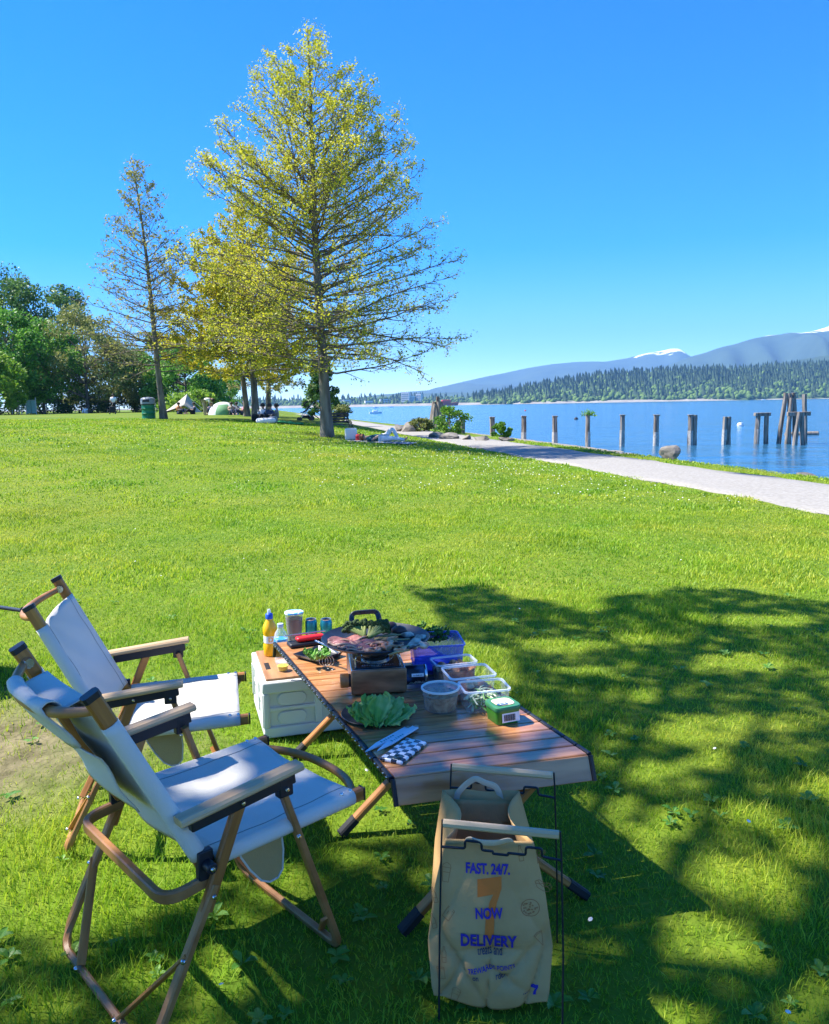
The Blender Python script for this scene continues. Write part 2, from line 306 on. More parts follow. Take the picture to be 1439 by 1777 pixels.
# the wood on the far shore: conifers and broad crowns, one mass
def wood_mesh():
    V=[];F=[];o=0; r=np.random.default_rng(4)
    def samp(X,Y,Z,n,lo,hi):
        i=r.integers(0,X.shape[0]-1,n); jf=r.uniform(lo,hi,n)*17; j=np.minimum(jf.astype(int),16); t=(jf-j)[:,None]; u=r.random(n)[:,None]
        P=np.stack([X,Y,Z],-1); a=P[i,j]*(1-u)+P[i+1,j]*u; b=P[i,j+1]*(1-u)+P[i+1,j+1]*u; return a*(1-t)+b*t
    A=samp(HX,HY,HZ,6200,.02,1.0); B=samp(LX,LY,LZ,1400,.02,1.)
    con=[];dec=[]
    for P,f in ((A,None),(B,None)):
        h=(P[:,2]-WATER); k=r.random(len(P))<np.clip(.12+h/85,.12,.75); con.append(P[k]); dec.append(P[~k])
    con=np.concatenate(con); dec=np.concatenate(dec)
    tiers=[(0,.16),(.36,.16),(.34,.10),(.68,.085),(1,.0)]
    def ring(P,prof,n,hs,ws,jit):
        N=len(P); ang=np.arange(n)*2*math.pi/n; vs=[]
        for z,rad in prof:
            rr=rad*ws[:,None]*(1+r.uniform(-jit,jit,(N,n))); th=ang[None]+r.uniform(0,6,(N,1))*0
            vs.append(np.stack([P[:,0:1]+rr*np.cos(th),P[:,1:2]+rr*np.sin(th),P[:,2:3]+z*hs[:,None]+rr*0+r.uniform(-.03,.03,(N,n))*hs[:,None]*(rad>0)],-1))
        v=np.stack(vs,1); m=len(prof); idx=np.arange(N*m*n).reshape(N,m,n)
        f=np.stack([idx[:,:-1,:],np.roll(idx,-1,2)[:,:-1,:],np.roll(idx,-1,2)[:,1:,:],idx[:,1:,:]],-1).reshape(-1,4)
        return v.reshape(-1,3),f
    hs=r.uniform(10,29,len(con)); v,f=ring(con-np.array([0,0,2]),tiers,5,hs,hs*1.1,.3); V.append(v);F.append(f);nc=len(f);o=len(v)
    hs=r.uniform(6,13,len(dec)); blob=[(0,.25),(.3,.55),(.62,.52),(.9,.26),(1,0)]; v,f=ring(dec-np.array([0,0,2]),blob,6,hs,hs*r.uniform(.7,1.1,len(dec)),.35); V.append(v);F.append(f+o)
    m=fast_mesh('far_wood',np.concatenate(V),np.concatenate(F)); m.materials.append(mat('conifer_far',(.018,.045,.02),.9,(.035,.07,.025),.02,island=.5)); m.materials.append(mat('broadleaf_far',(.045,.10,.02),.9,(.11,.19,.03),.02,island=.6))
    mi=np.zeros(len(m.polygons),np.int32); mi[nc:]=1; m.polygons.foreach_set('material_index',mi); return m
kind(link('far_wood',wood_mesh()),'stuff')
# houses among those trees, flats further along
HW=mat('white_wall',(.75,.74,.71),.8); HR=mat('house_roof',(.22,.2,.2),.8)
def house(name,p,w,d,h,lab,cat,grp,flat=False):
    t=thing(name,lab,cat,p,random.uniform(-.5,.5),grp); obj('wall',MB().box((0,0,h/2-1),(w,d,h+2)),HW,t)
    if flat:
        obj('roof',MB().box((0,0,h+.4),(w*.96,d*.96,.8)),HR,t)
        for k in range(int(h/6)): obj('window_band',MB().box((0,-d/2-.05,4+k*6),(w*.86,.3,2.2)),HR,t)
    else: obj('roof',MB().add([(-w*.55,-d*.6,h),(w*.55,-d*.6,h),(w*.55,d*.6,h),(-w*.55,d*.6,h),(-w*.55,0,h+d*.4),(w*.55,0,h+d*.4)],[(0,1,5,4),(2,3,4,5),(0,4,3),(1,2,5),(3,2,1,0)]),HR,t); obj('window',MB().box((w*.15,-d/2-.1,h*.55),(w*.4,.3,h*.3)),HR,t)
for i in range(38):
    px=random.choice([random.uniform(1308,1345),random.uniform(1365,1400),random.uniform(1395,1439)]); py=random.uniform(648,675) if px>1360 else random.uniform(650,659)
    dd=np.interp(py,[640,690],[D1-20,D1-420]); q=atd(px,py,dd); house('hillside_house',(q[0],q[1],q[2]-6),random.uniform(9,16),9,random.uniform(5,8),'small pale house with grey roof among trees on the far hillside','house','houses on the far hillside')
for px,w,h in ((705,26,34),(716,20,22),(728,17,28),(668,30,14),(640,24,10),(585,36,12),(560,30,10),(545,26,14),(602,22,14)):
    q=atd(px,694,2500); house('apartment_block',(q[0],2500,4),w,14,h,'white apartment block above the far shore beyond the water','apartment block','white blocks on the far shore',True)
# ------------------------------------------------------------ air
hb=MB().box((0,3800,485),(16000,15500,990)); hz=obj('haze',hb,None,smooth=0); kind(hz,'stuff')
hm=bpy.data.materials.new('air'); hm.use_nodes=True; nn=hm.node_tree.nodes; nn.remove(nn['Principled BSDF']); pv=nn.new('ShaderNodeVolumePrincipled'); pv.inputs['Color'].default_value=(.25,.55,1,1); pv.inputs['Density'].default_value=1.0e-4; pv.inputs['Anisotropy'].default_value=0.0
hm.node_tree.links.new(pv.outputs[0],nn['Material Output'].inputs['Volume']); hz.data.materials.append(hm)
# ------------------------------------------------------------ foliage tools
def quads(name,P,size,mat_,parent,r,up=.3,asp=.6,name2='leaves'):
    """one mesh of leaf quads (pointed) at P with random facing"""
    N=len(P); n=r.normal(size=(N,3)); n[:,2]=np.abs(n[:,2])+up; n/=np.linalg.norm(n,axis=1)[:,None]
    a=np.cross(n,r.normal(size=(N,3))); a/=np.linalg.norm(a,axis=1)[:,None]; b=np.cross(n,a)
    s=(size*r.uniform(.6,1.35,N))[:,None]
    V=np.stack([P-a*s*.5,P+b*s*asp*.5+a*s*.05,P+a*s*.5,P-b*s*asp*.5+a*s*.05],1).reshape(-1,3)
    return link(name,fast_mesh(name,V,np.arange(4*N).reshape(N,4)),mat_,parent)
class Tubes:
    def __init__(s): s.V=[];s.F=[];s.o=0
    def add(s,pts,rad,n):
        pts=np.asarray(pts,float); k=len(pts); t=np.gradient(pts,axis=0); t/=np.linalg.norm(t,axis=1)[:,None]+1e-9
        a=np.cross(t,np.array([.31,.13,.2])+np.array([0,0,1])*(abs(t[0,2])<.8)); a/=np.linalg.norm(a,axis=1)[:,None]+1e-9; b=np.cross(t,a)
        an=np.arange(n)*2*np.pi/n; R_=np.asarray(rad)[:,None,None]
        V=pts[:,None]+R_*(a[:,None]*np.cos(an)[None,:,None]+b[:,None]*np.sin(an)[None,:,None]); i=np.arange(k*n).reshape(k,n)+s.o
        F=np.stack([i[:-1],np.roll(i,-1,1)[:-1],np.roll(i,-1,1)[1:],i[1:]],-1).reshape(-1,4); s.V.append(V.reshape(-1,3)); s.F.append(F); s.o+=k*n
    def make(s,name,m,parent):
        me=fast_mesh(name,np.concatenate(s.V),np.concatenate(s.F)); me.polygons.foreach_set('use_smooth',[True]*len(me.polygons)); return link(name,me,m,parent)
BARK=mat('oak_bark',(.07,.055,.042),.9,(.22,.19,.15),5,(1,1,.25),.9,9,detail=8)
TWIG=mat('twig_bark',(.10,.08,.06),.9,(.20,.165,.125),3)
def oak(lab,base,H,sil,r0,nb,leaf_n,lsize,lmat,seed,lean=(0,0),z0=.16,twigs=4,density=None,grp='young oaks on the lawn',droop=.0):
    r=np.random.default_rng(seed); t=thing('oak_tree',lab,'tree',base,0,grp); tr=Tubes(); br=Tubes(); LP=[]
    zz=np.linspace(0,1,14); tx=lean[0]*zz+.10*np.sin(zz*5+seed)*zz; ty=lean[1]*zz+.08*np.sin(zz*4+1+seed)*zz
    tpt=np.stack([tx,ty,zz*H],1); trad=r0*(1-zz)**.85+.012; trad[0]*=1.35; trad[1]*=1.03; tr.add(np.vstack([[tx[0],ty[0],-.2],tpt]),np.r_[trad[0]*1.15,trad],14)
    tops=lambda z:np.array([np.interp(z/H,zz,tx),np.interp(z/H,zz,ty),z])
    sz=[s[0]*H for s in sil]; sr=[s[1] for s in sil]
    for k in range(nb):
        f=max(0,(k+r.uniform(-.3,.3))/nb); zt_=H*(z0+.05+(1-z0-.05)*f**.92); az=k*2.39996+r.uniform(-.4,.4)
        L=np.interp(zt_,sz,sr)*r.uniform(.82,1.1)
        if L<.12: L=.12
        el=np.interp(zt_/H,[.1,.3,.6,1],[-.02,.12,.42,.95])+r.uniform(-.1,.1); L=L/max(.62,math.cos(el)); zs=max(H*z0*.85,zt_-L*math.tan(el)*.9); zs=min(zs,H*.985)
        hd=np.array([math.cos(az),math.sin(az),0]); p=tops(zs); pts=[p]; n=8; d=hd*math.cos(el*.7)+np.array([0,0,math.sin(el*.7)])
        for q in range(n):
            d=d+r.normal(0,.075,3)+np.array([0,0,(el-.35*0)*.05-droop*.02*q]); d/=np.linalg.norm(d); p=p+d*L/n; pts.append(p)
        pts=np.array(pts); rb=max(.008,.011+.007*L)*(1 if L>1 else .7); br.add(pts,np.linspace(rb,.005,n+1),6 if L>1.5 else 4)
        ns=max(3,int(L*3.6))
        for j in range(ns):
            u=.18+.82*(j+r.random())/ns; i=min(int(u*n),n-1); q=pts[i]+(pts[i+1]-pts[i])*(u*n-i); tdir=pts[min(i+1,n)]-pts[i]; tdir/=np.linalg.norm(tdir)+1e-9
            sd=np.cross(tdir,[0,0,1])*(1 if j%2 else -1)+r.normal(0,.28,3)+tdir*r.uniform(.5,1.1); sd/=np.linalg.norm(sd); l2=(.22+.34*L*(1-u*.75))*r.uniform(.5,1.05); l2=min(l2,1.9)
            sp=[q]; dd=sd.copy()
            for w in range(4): dd=dd+r.normal(0,.14,3)+np.array([0,0,.05]); dd/=np.linalg.norm(dd); sp.append(sp[-1]+dd*l2/4)
            sp=np.array(sp); br.add(sp,np.linspace(rb*.38,.004,5),4 if l2>.5 else 3)
            for w in range(twigs):
                v=r.uniform(.25,1); i2=min(int(v*4),3); c=sp[i2]+(sp[i2+1]-sp[i2])*(v*4-i2); td=dd+r.normal(0,.7,3); td/=np.linalg.norm(td); e=c+td*r.uniform(.12,.34); e[2]+=.03; br.add(np.array([c,(c+e)/2+r.normal(0,.015,3),e]),[.006,.004,.003],3); LP.append(e); LP.append((c+e)/2)
            LP.append(sp[-1])
    LP+=[tops(H*(.90+.10*q))+r.normal(0,.12,3) for q in r.random(60)]; LP=np.array(LP); w=np.ones(len(LP)) if density is None else density(LP[:,2]/H,LP); w=w/w.sum(); idx=r.choice(len(LP),size=leaf_n,p=w); P=LP[idx]+r.normal(0,.075,(leaf_n,3))
    tr.make('trunk',BARK,t); br.make('branches',TWIG,t); quads('crown',P,lsize,lmat,t,r,up=.2); return t
YEL=leafmat('young_oak_leaf',(.28,.32,.02),(.50,.50,.03),(.66,.60,.05),.45,.55,.35)
YEL2=leafmat('bright_oak_leaf',(.30,.30,.012),(.52,.46,.02),(.64,.54,.035),.45,.55,.3)
DUL=leafmat('budding_oak_leaf',(.17,.17,.05),(.31,.30,.08),(.42,.39,.10),.4,.6,.4)
def gat(px,py,it=30):
    """where the sight line through a pixel meets the lawn"""
    d=ray(px,py); o=np.array([0,0,EYE]); t=np.linspace(2,260,6000); P=o+d*t[:,None]/d[1]; h=P[:,2]-zt(P[:,0],P[:,1]); i=np.argmax(h<0)
    return P[i] if h.min()<0 else P[-1]
def gd(px,dist):
    """place at a distance along a pixel column, on the lawn"""
    x=(px-719.5)/1440*dist; return (x,dist,float(zt(x,dist)))
# main oak
p=gd(571,30); S30=30/1440.
sil=[(.10,1.6),(.16,3.6),(.22,4.6),(.29,5.3),(.36,4.9),(.43,4.7),(.50,4.4),(.58,4.0),(.66,3.7),(.74,3.3),(.82,2.7),(.90,2.0),(.96,1.2),(1,.3)]
oak('tall young oak with sparse yellow-green leaves beside the gravel path',p,13.9,sil,.19,150,66000,.085,YEL,3,(-.35,0),.13,4,lambda f,P:np.interp(f,[0,.25,.5,.75,1],[.5,.6,.75,1.2,2.0]))
# left oak, nearly bare
p=gd(290,42); oak('thin conical oak just budding, behind the green litter bin',p,12.4,[(.12,1.5),(.2,3.2),(.32,4.1),(.45,3.3),(.6,2.5),(.75,1.8),(.88,1.0),(1,.25)],.15,90,6000,.13,DUL,5,(-.75,0),.14,3,lambda f,P:np.interp(f,[0,.4,.8,1],[.5,.6,1.3,2.5]))
# the group behind
p=gd(449,44); oak('spreading oak dense with bright yellow leaves behind the picnic group',p,11.4,[(.14,2.4),(.25,4.6),(.4,5.0),(.55,4.5),(.7,3.5),(.85,2.2),(1,.4)],.18,84,46000,.14,YEL2,8,(-.3,0),.16,4)
p=gd(434,52); oak('slender yellow oak, half hidden behind the spreading yellow one',p,10.0,[(.15,2.0),(.3,3.4),(.5,3.3),(.7,2.5),(1,.4)],.17,46,14000,.17,YEL2,9,(-.6,0),.18,3)
p=gd(471,58); oak('small oak with thin pale leaves near the far bend of the path',p,8.6,[(.15,2.5),(.3,3.6),(.5,3.2),(.7,2.2),(1,.4)],.19,46,8000,.17,DUL,12,(.2,0),.2,3)
# ------------------------------------------------------------ wood at the edge of the park
FM=[leafmat('maple_leaf',(.04,.14,.015),(.12,.31,.03),(.25,.46,.06),.35,.5,.35),leafmat('dark_leafage',(.03,.085,.02),(.085,.19,.04),(.17,.28,.06),.3,.5,.3),leafmat('olive_leafage',(.10,.14,.03),(.23,.26,.06),(.36,.36,.11),.3,.6,.3),leafmat('lime_leafage',(.10,.22,.015),(.24,.40,.03),(.36,.50,.06),.4,.5,.3)]
def wild_tree(lab,base,H,rad,lm,seed,n=6500,size=.36,z0=.22,grp='trees at the edge of the park',cat='tree',name='broadleaf_tree',ncl=46,trunk=.2,cone=0):
    r=np.random.default_rng(seed); t=thing(name,lab,cat,base,0,grp); tb=Tubes(); zc=np.linspace(0,.85*H,7)
    tp_=np.stack([np.cumsum(r.normal(0,.02*H/7,7)),np.cumsum(r.normal(0,.02*H/7,7)),zc],1); tp_[0,2]=-.3; tb.add(tp_,np.linspace(trunk,.04,7),8); C=[]
    for k in range(ncl):
        f=z0+(1-z0)*((k+r.random())/ncl); prof=math.sin(math.pi*min(1,(f-z0)/(1-z0)*.86+.14))**.6 if not cone else (1-(f-z0)/(1-z0))*.95+.05
        a=r.uniform(0,6.3); q=rad*prof*math.sqrt(r.uniform(.25,1)); c=np.array([q*math.cos(a),q*math.sin(a),f*H]); C.append((c,rad*r.uniform(.18,.34)*(1 if not cone else .7)))
        i=min(int(f/.85*6*.75),5); tb.add(np.array([tp_[i],(tp_[i]+c)/2+r.normal(0,.1,3),c]),[trunk*.35,trunk*.2,.02],4)
    per=n//ncl; P=np.concatenate([c+np.array([1,1,.72])*(lambda g:g/np.linalg.norm(g,axis=1)[:,None]*(r.random((per,1))**.4))(r.normal(size=(per,3)))*s for c,s in C])
    tb.make('trunk',BARK,t); quads('crown',P,size,lm,t,r,up=.15,asp=.75); return t
# (pixel column, distance, top pixel row, radius, leaf kind, first branches)
for i,(px,d,top,rd,k,lab) in enumerate(((-40,112,500,6.5,3,'bright lime tree filling the edge of the wood by the ball court'),(8,122,458,7,1,'tallest dark tree of the wood, loose crown above its neighbours'),(62,118,492,6,1,'round dark green tree behind the lime-green ones'),(30,100,545,5.5,0,'fresh green maple behind the ball court screen'),(85,104,560,5.5,0,'fresh green maple with many thin stems'),(128,122,505,6,1,'dark tree with a flat top behind the olive tree'),(160,104,540,6,2,'olive brown tree just leafing out, behind the walker'),(118,112,575,4.5,0,'low green tree between maple and olive tree'),(205,108,600,4.5,2,'low olive tree beside the thin conical oak'),(243,112,618,5,0,'low spreading maple behind the litter bin'),(330,106,612,5.5,0,'deep green maple behind the beige tarp'),(295,122,585,5,1,'dark tree behind the trunk of the thin conical oak'),(372,128,650,4,3,'small lime tree beyond the dome tent'),(-5,92,610,4,3,'low lime-green bush tree at the ball court'))):
    b=gd(px,d); hz_=711+(719.5-px)*0-(0); H=(708-top)/1440*d+EYE-b[2]+.0; wild_tree(lab,b,max(H,3),rd,FM[k],100+i,n=9000,size=.34 if k!=2 else .28,z0=.16 if k!=1 else .3)
for i,(px,d,h,rd,k,lab) in enumerate(((-20,96,2.6,4.5,1,'dark clipped hedge bush beside the ball court'),(350,98,2.3,2.4,3,'round lime bush behind the beige tarp'),(376,104,2.6,2.2,0,'green bush right behind the dome tent'),(318,96,2.0,2.5,3,'low lime bush under the deep green maple'),(405,120,5.5,3,0,'green bushy tree beyond the seated picnickers'),(270,112,2.5,3.5,1,'dark bush at the foot of the wood behind the litter bin'),(150,112,2.2,4,1,'dark undergrowth bush behind the walker'),(90,114,2.4,4,1,'dark undergrowth bush between the maple stems'),(215,116,2.6,4,1,'dark undergrowth bush under the low olive tree'))):
    wild_tree(lab,gd(px,d),h,rd,FM[k],200+i,n=2600,size=.26,z0=.02,grp='bushes along the wood',cat='bush',name='bush',ncl=24,trunk=.06)
# evergreen by the path behind the main oak
p=gd(566,66); wild_tree('dense dark green shrub tree beside the path behind the tall oak',(p[0],p[1],p[2]),5.0,2.3,FM[1],300,n=8000,size=.2,z0=.02,grp=None,cat='tree',ncl=70,cone=1)
p=gd(598,64); wild_tree('dry brownish low bush at the foot of the shrub tree by the path',(p[0],p[1],p[2]-.1),1.3,1.3,FM[2],301,n=1600,size=.16,z0=.02,grp=None,cat='bush',name='bush',ncl=16,trunk=.03)
LIM=leafmat('bright_shrub',(.05,.16,.012),(.12,.28,.02),(.22,.38,.04),.4,.5,.8)
def bank(px,d): x=(px-719.5)/1440*d; return (x,d,float(zt(x,d))-.03)
for px,d,h,rd,lab in ((783,47,1.5,1.1,'bright green bush on the bank beside the leaning pile cluster'),(872,46,.9,.55,'small bright green shrub between piles on the bank'),(733,52,.8,.8,'low dry shrub among the rocks by the path')): wild_tree(lab,bank(px,d),h,rd,LIM if px!=733 else FM[2],int(px),n=2200,size=.13,z0=.03,grp=None,cat='bush',name='bush',ncl=26,trunk=.03)
# ------------------------------------------------------------ piles, rocks, boats
PILE=mat('weathered_pile',(.10,.08,.065),.9,(.34,.30,.25),3,(3,3,.3),.8,12,detail=7); TIDE=mat('barnacle_band',(.30,.29,.26),.95,(.48,.46,.42),9,bump=1,bscale=30); MOSS=leafmat('moss',(.05,.08,.01),(.12,.16,.03),None,.3,.8,3)
def pile(lab,x,y,ztop,rad,lean=(0,0),parent=None,grp=None,zb=-3.2,cap=True):
    r=np.random.default_rng(int(abs(x*100))+7); t=thing('mooring_pile',lab,'pile',(x,y,zb),0,grp) if parent is None else parent; o=(0,0,0) if parent is None else (x,y,zb); h=ztop-zb; mb=MB()
    zs=np.linspace(0,h,9); pts=[(o[0]+lean[0]*z/h+.015*math.sin(z*2+x),o[1]+lean[1]*z/h,o[2]+z) for z in zs]
    prof=[((1+.10*math.sin(5*a+x)+.06*math.sin(9*a))*math.cos(a),(1+.10*math.sin(5*a+x)+.06*math.sin(9*a))*math.sin(a)) for a in np.linspace(0,6.2832,14,endpoint=False)]
    rad=rad*.86
    mb.sweep(pts,prof,(.1,.3,.94),True,[rad*(1.08-.12*k/8) for k in range(9)]); obj('shaft',mb,PILE,t,smooth=50)
    k0=(WATER-zb)/h; seg=[tuple(np.array(pts[0])*(1-f)+np.array(pts[-1])*f) for f in (k0,k0+.12,k0+.30*(1+.2*r.random()))]; obj('tide_band',MB().sweep(seg,prof,(.1,.3,.94),True,[rad*1.10,rad*1.10,rad*1.06]),TIDE,t,smooth=50)
    if cap: obj('top_cap',MB().box((pts[-1][0],pts[-1][1],pts[-1][2]+.03),(rad*2.15,rad*2.15,.08)),PILE,t,bevel=.02)
    return t
G='old piles along the shore'; Y=64
def px2x(px,d=Y): return (px-719.5)/1440*d
TOP=lambda px,py: float(atd(px,py,Y)[2])
pile('short square-capped pile right of the bright green bush',px2x(804.6,50),50,float(atd(804.6,726,50)[2]),.20,zb=-1.6,grp=G)
pile('pile on the bank above the small green shrub',px2x(856.6,56),56,float(atd(856,725,56)[2]),.20,zb=-2.0,grp=G)
pile('pile standing on the shingle, next after the small shrub',px2x(910),Y,TOP(910,723),.21,(.05,0),grp=G); pile('pile standing at the edge of the shingle beach',px2x(965),Y,TOP(965,723),.22,grp=G)
pf=pile('pile with a fern growing on its top',px2x(1022),Y,TOP(1022,721),.20,(-.04,0),grp=G)
r_=np.random.default_rng(5); P=r_.normal(0,1,(160,3))*np.array([.26,.26,.13])+np.array([.06,0,TOP(1022,721)+3.2+.16]); quads('fern',P,.22,LIM,pf,r_,asp=.35)
pile('single slim pile with a rusty pin on top',px2x(1081),Y,TOP(1081,721),.21,(.03,0),grp=G); pile('single pile, next but one from the fern-topped pile',px2x(1140),Y,TOP(1140,721),.24,grp=G)
pa=pile('doubled pile with a broad mossy cap',px2x(1199),Y,TOP(1199,721),.22,(.0,0),grp=G); pile('',.34,0,TOP(1202,720)+3.2,.18,(.02,0),parent=pa,zb=0,cap=False)
pa=pile('pair of uncapped piles side by side',px2x(1258),Y,TOP(1258,723),.19,(.05,0),grp=G,cap=False); pile('',.34,0,TOP(1265,723)+3.2,.18,(.0,0),parent=pa,zb=0,cap=False)
pa=pile('two piles joined by a beam on top',px2x(1313),Y,TOP(1313,722),.20,(.10,0),grp=G,cap=False); pile('',.80,0,TOP(1328,722)+3.2,.20,(-.06,0),parent=pa,zb=0,cap=False); obj('beam',MB().box((.43,0,TOP(1320,719)+3.2),(1.2,.4,.26)),PILE,pa,bevel=.03)
for px,d,w,lab in ((1381,62,1,'cluster of leaning piles with crossbeam standing out in the water'),):
    t=thing('pile_cluster',lab,'piles',(px2x(1383,62),62,-3.2))
    for dx,dy,top,lx in ((-.75,1.6,681,.55),(-.25,1.2,690,.35),(.15,1.5,682,-.1),(.75,1.6,681,-.35),(-.55,-.6,715,.45),(.35,-.5,715,-.25),(1.75,2.2,684,-.25)): pile('',dx,dy,float(atd(px,top,62)[2])+3.2,.19,(lx,0),parent=t,zb=0,cap=False)
    obj('crossbeam',MB().box((-.05,-.35,float(atd(px,718,62)[2])+3.2),(1.7,.3,.3)),PILE,t,bevel=.03)
    lg=obj('boom_log',MB().tube([(px2x(1364,78),78,WATER+.05),(px2x(1420,78),78,WATER+.08)],.26,10),PILE); tag(lg,'floating boom log behind the pile cluster','log')
t=thing('pile_cluster','conical cluster of old timbers on the bank beside the bush','piles',(px2x(762,62),62,-2.4))
for k in range(11):
    a=k*.571; pile('',.85*math.cos(a),.7*math.sin(a),float(atd(762,697+4*(k%3),62)[2])+2.4,.20,(-.62*math.cos(a),-.5*math.sin(a)),parent=t,zb=0,cap=False)
pile('',0,0,float(atd(762,688,62)[2])+2.4,.17,(.03,0),parent=t,zb=0,cap=False)
ROCK=mat('shore_rock',(.12,.105,.09),.9,(.26,.235,.20),2.5,bump=1,bscale=6,detail=8)
def rock(lab,px,py,d,w,h,sd):
    x=(px-719.5)/1440*d; z=float(zt(x,d)); r=np.random.default_rng(sd); bm=bmesh.new(); bmesh.ops.create_icosphere(bm,subdivisions=3,radius=1); D=r.normal(size=(9,3)); D/=np.linalg.norm(D,axis=1)[:,None]; lim=r.uniform(.38,.8,9)
    for v in bm.verts:
        c=np.array(v.co)
        for n,l in zip(D,lim):
            k=c@n
            if k>l: c=c-n*(k-l)
        c=c+r.normal(0,.018,3); v.co=c*np.array([w/2,w*.38,h*.62])
    m=bpy.data.meshes.new('boulder'); bm.to_mesh(m); bm.free(); o=link('boulder',m,ROCK,None,Matrix.Translation((x,d,z+h*.22))@Matrix.Rotation(r.uniform(0,6),4,'Z')); tag(o,lab,'rock')
for i,a in enumerate(((1165,790,24.3,.80,.55,'large pointed pale boulder on the verge before the doubled pile'),(1200,797,23.6,.30,.16,'flat stone right beside the large pointed boulder'),(1250,806,22.3,.32,.14,'low flat stone on the verge before the joined piles'),(1400,825,18.9,.55,.34,'grey boulder at the verge before the pile cluster in the water'),(1428,832,18.4,.5,.26,'cracked boulder touching the grey one at the verge'),(1020,776,32,.6,.26,'pale stone on the verge before the fern-topped pile'),(783,747,40,1.1,.42,'flat brown rock below the bright green bush'),(760,744,42,.9,.36,'rounded rock beside the flat brown one'),(838,752,38,1.4,.36,'long low rock on the bank between two piles'),(880,757,37,.8,.3,'rock at the foot of the small green shrub'),(714,729,52,1.5,.75,'tilted brown slab of rock by the path'),(700,729,53,1.6,.6,'dark timber-like rock beside the tilted slab'),(812,752,39,.8,.3,'small rock under the short capped pile'))): rock(a[5],a[0],a[1],a[2],a[3],a[4],i)
def boat(lab,px,py,L,sd,cab=True,c=(.8,.8,.8)):
    d=3.5*1440/max(py-float(proj((0,1e6,EYE))[1])-(-(px-719.5)*-.01745),2.2); d=min(d,1500); x=(px-719.5)/1440*d; t=thing('boat',lab,'boat',(x,d,WATER),random.uniform(-.2,.2)); m=mat('hull_'+str(sd),c,.4); w=L*.3
    obj('hull',MB().add([(-L/2,-w/2,-.3),(L*.25,-w/2,-.3),(L/2,0,-.2),(L*.25,w/2,-.3),(-L/2,w/2,-.3),(-L/2,-w*.55,L*.12),(L*.25,-w*.55,L*.13),(L*.58,0,L*.16),(L*.25,w*.55,L*.13),(-L/2,w*.55,L*.12)],[(5,6,7,8,9),(0,1,6,5),(1,2,7,6),(2,3,8,7),(3,4,9,8),(4,0,5,9)]),m,t,smooth=0)
    if cab: obj('cabin',MB().box((-.02*L,0,L*.19),(L*.4,w*.8,L*.14)),m,t,bevel=L*.02); obj('windscreen',MB().box((.19*L,0,L*.2),(L*.02,w*.75,L*.08)),BLACK,t)
boat('white motor boat passing behind the piles joined by a beam',1324,704,7,1); boat('small white boat with a wake, off the shrub tree by the path',655,715,5,2); boat('tiny white boat far out near the apartment blocks',655,706,7,3); boat('tiny white boat far out, next to the other one',683,705.5,7,4); boat('long red-hulled vessel below the far wooded shore',778,704,40,5,True,(.5,.05,.05))
def buoy(lab,px,py,c):
    q=at(px,py,WATER); t=thing('buoy',lab,'buoy',(q[0],q[1],WATER)); obj('float',MB().lathe([(.0001,-.2),(.35,-.1),(.42,.1),(.3,.38),(.0001,.45)],16),mat('buoy_'+str(px),c,.4),t); obj('ring',MB().lathe([(.05,.44),(.05,.56),(.0001,.57)],8),BLACK,t)
buoy('white mooring buoy between the paired piles',1285,739,(.75,.75,.75)); buoy('red buoy out beyond the shingle beach',912,713,(.6,.06,.05)); buoy('dark buoy beyond the fern-topped pile',1000,728,(.03,.03,.04))
# ------------------------------------------------------------ folding chairs
RIV=MB().lathe([(.0001,.006),(.0045,.005),(.0065,.002),(.0065,-.002)],10)
RIVM=obj('rivet',RIV,STEEL).data; bpy.data.objects.remove(bpy.data.objects['rivet'])
def rivet(p,n,parent):
    q=Vector(n).to_track_quat('Z','Y'); return link('rivet',RIVM,None,parent,Matrix.Translation(p)@q.to_matrix().to_4x4())
def fillet(pts,r,n=6):
    """polyline with rounded corners"""
    P=[Vector(p) for p in pts]; out=[P[0]]
    for i in range(1,len(P)-1):
        a=(P[i-1]-P[i]); b=(P[i+1]-P[i]); k=min(r,a.length*.49,b.length*.49); A=P[i]+a.normalized()*k; B=P[i]+b.normalized()*k
        for j in range(n+1):
            t=j/n; out.append(A*(1-t)**2+P[i]*2*t*(1-t)+B*t*t)
    return out+[P[-1]]
HWD=.25
SEAM=mat('seam_thread',(.30,.29,.26),.9)
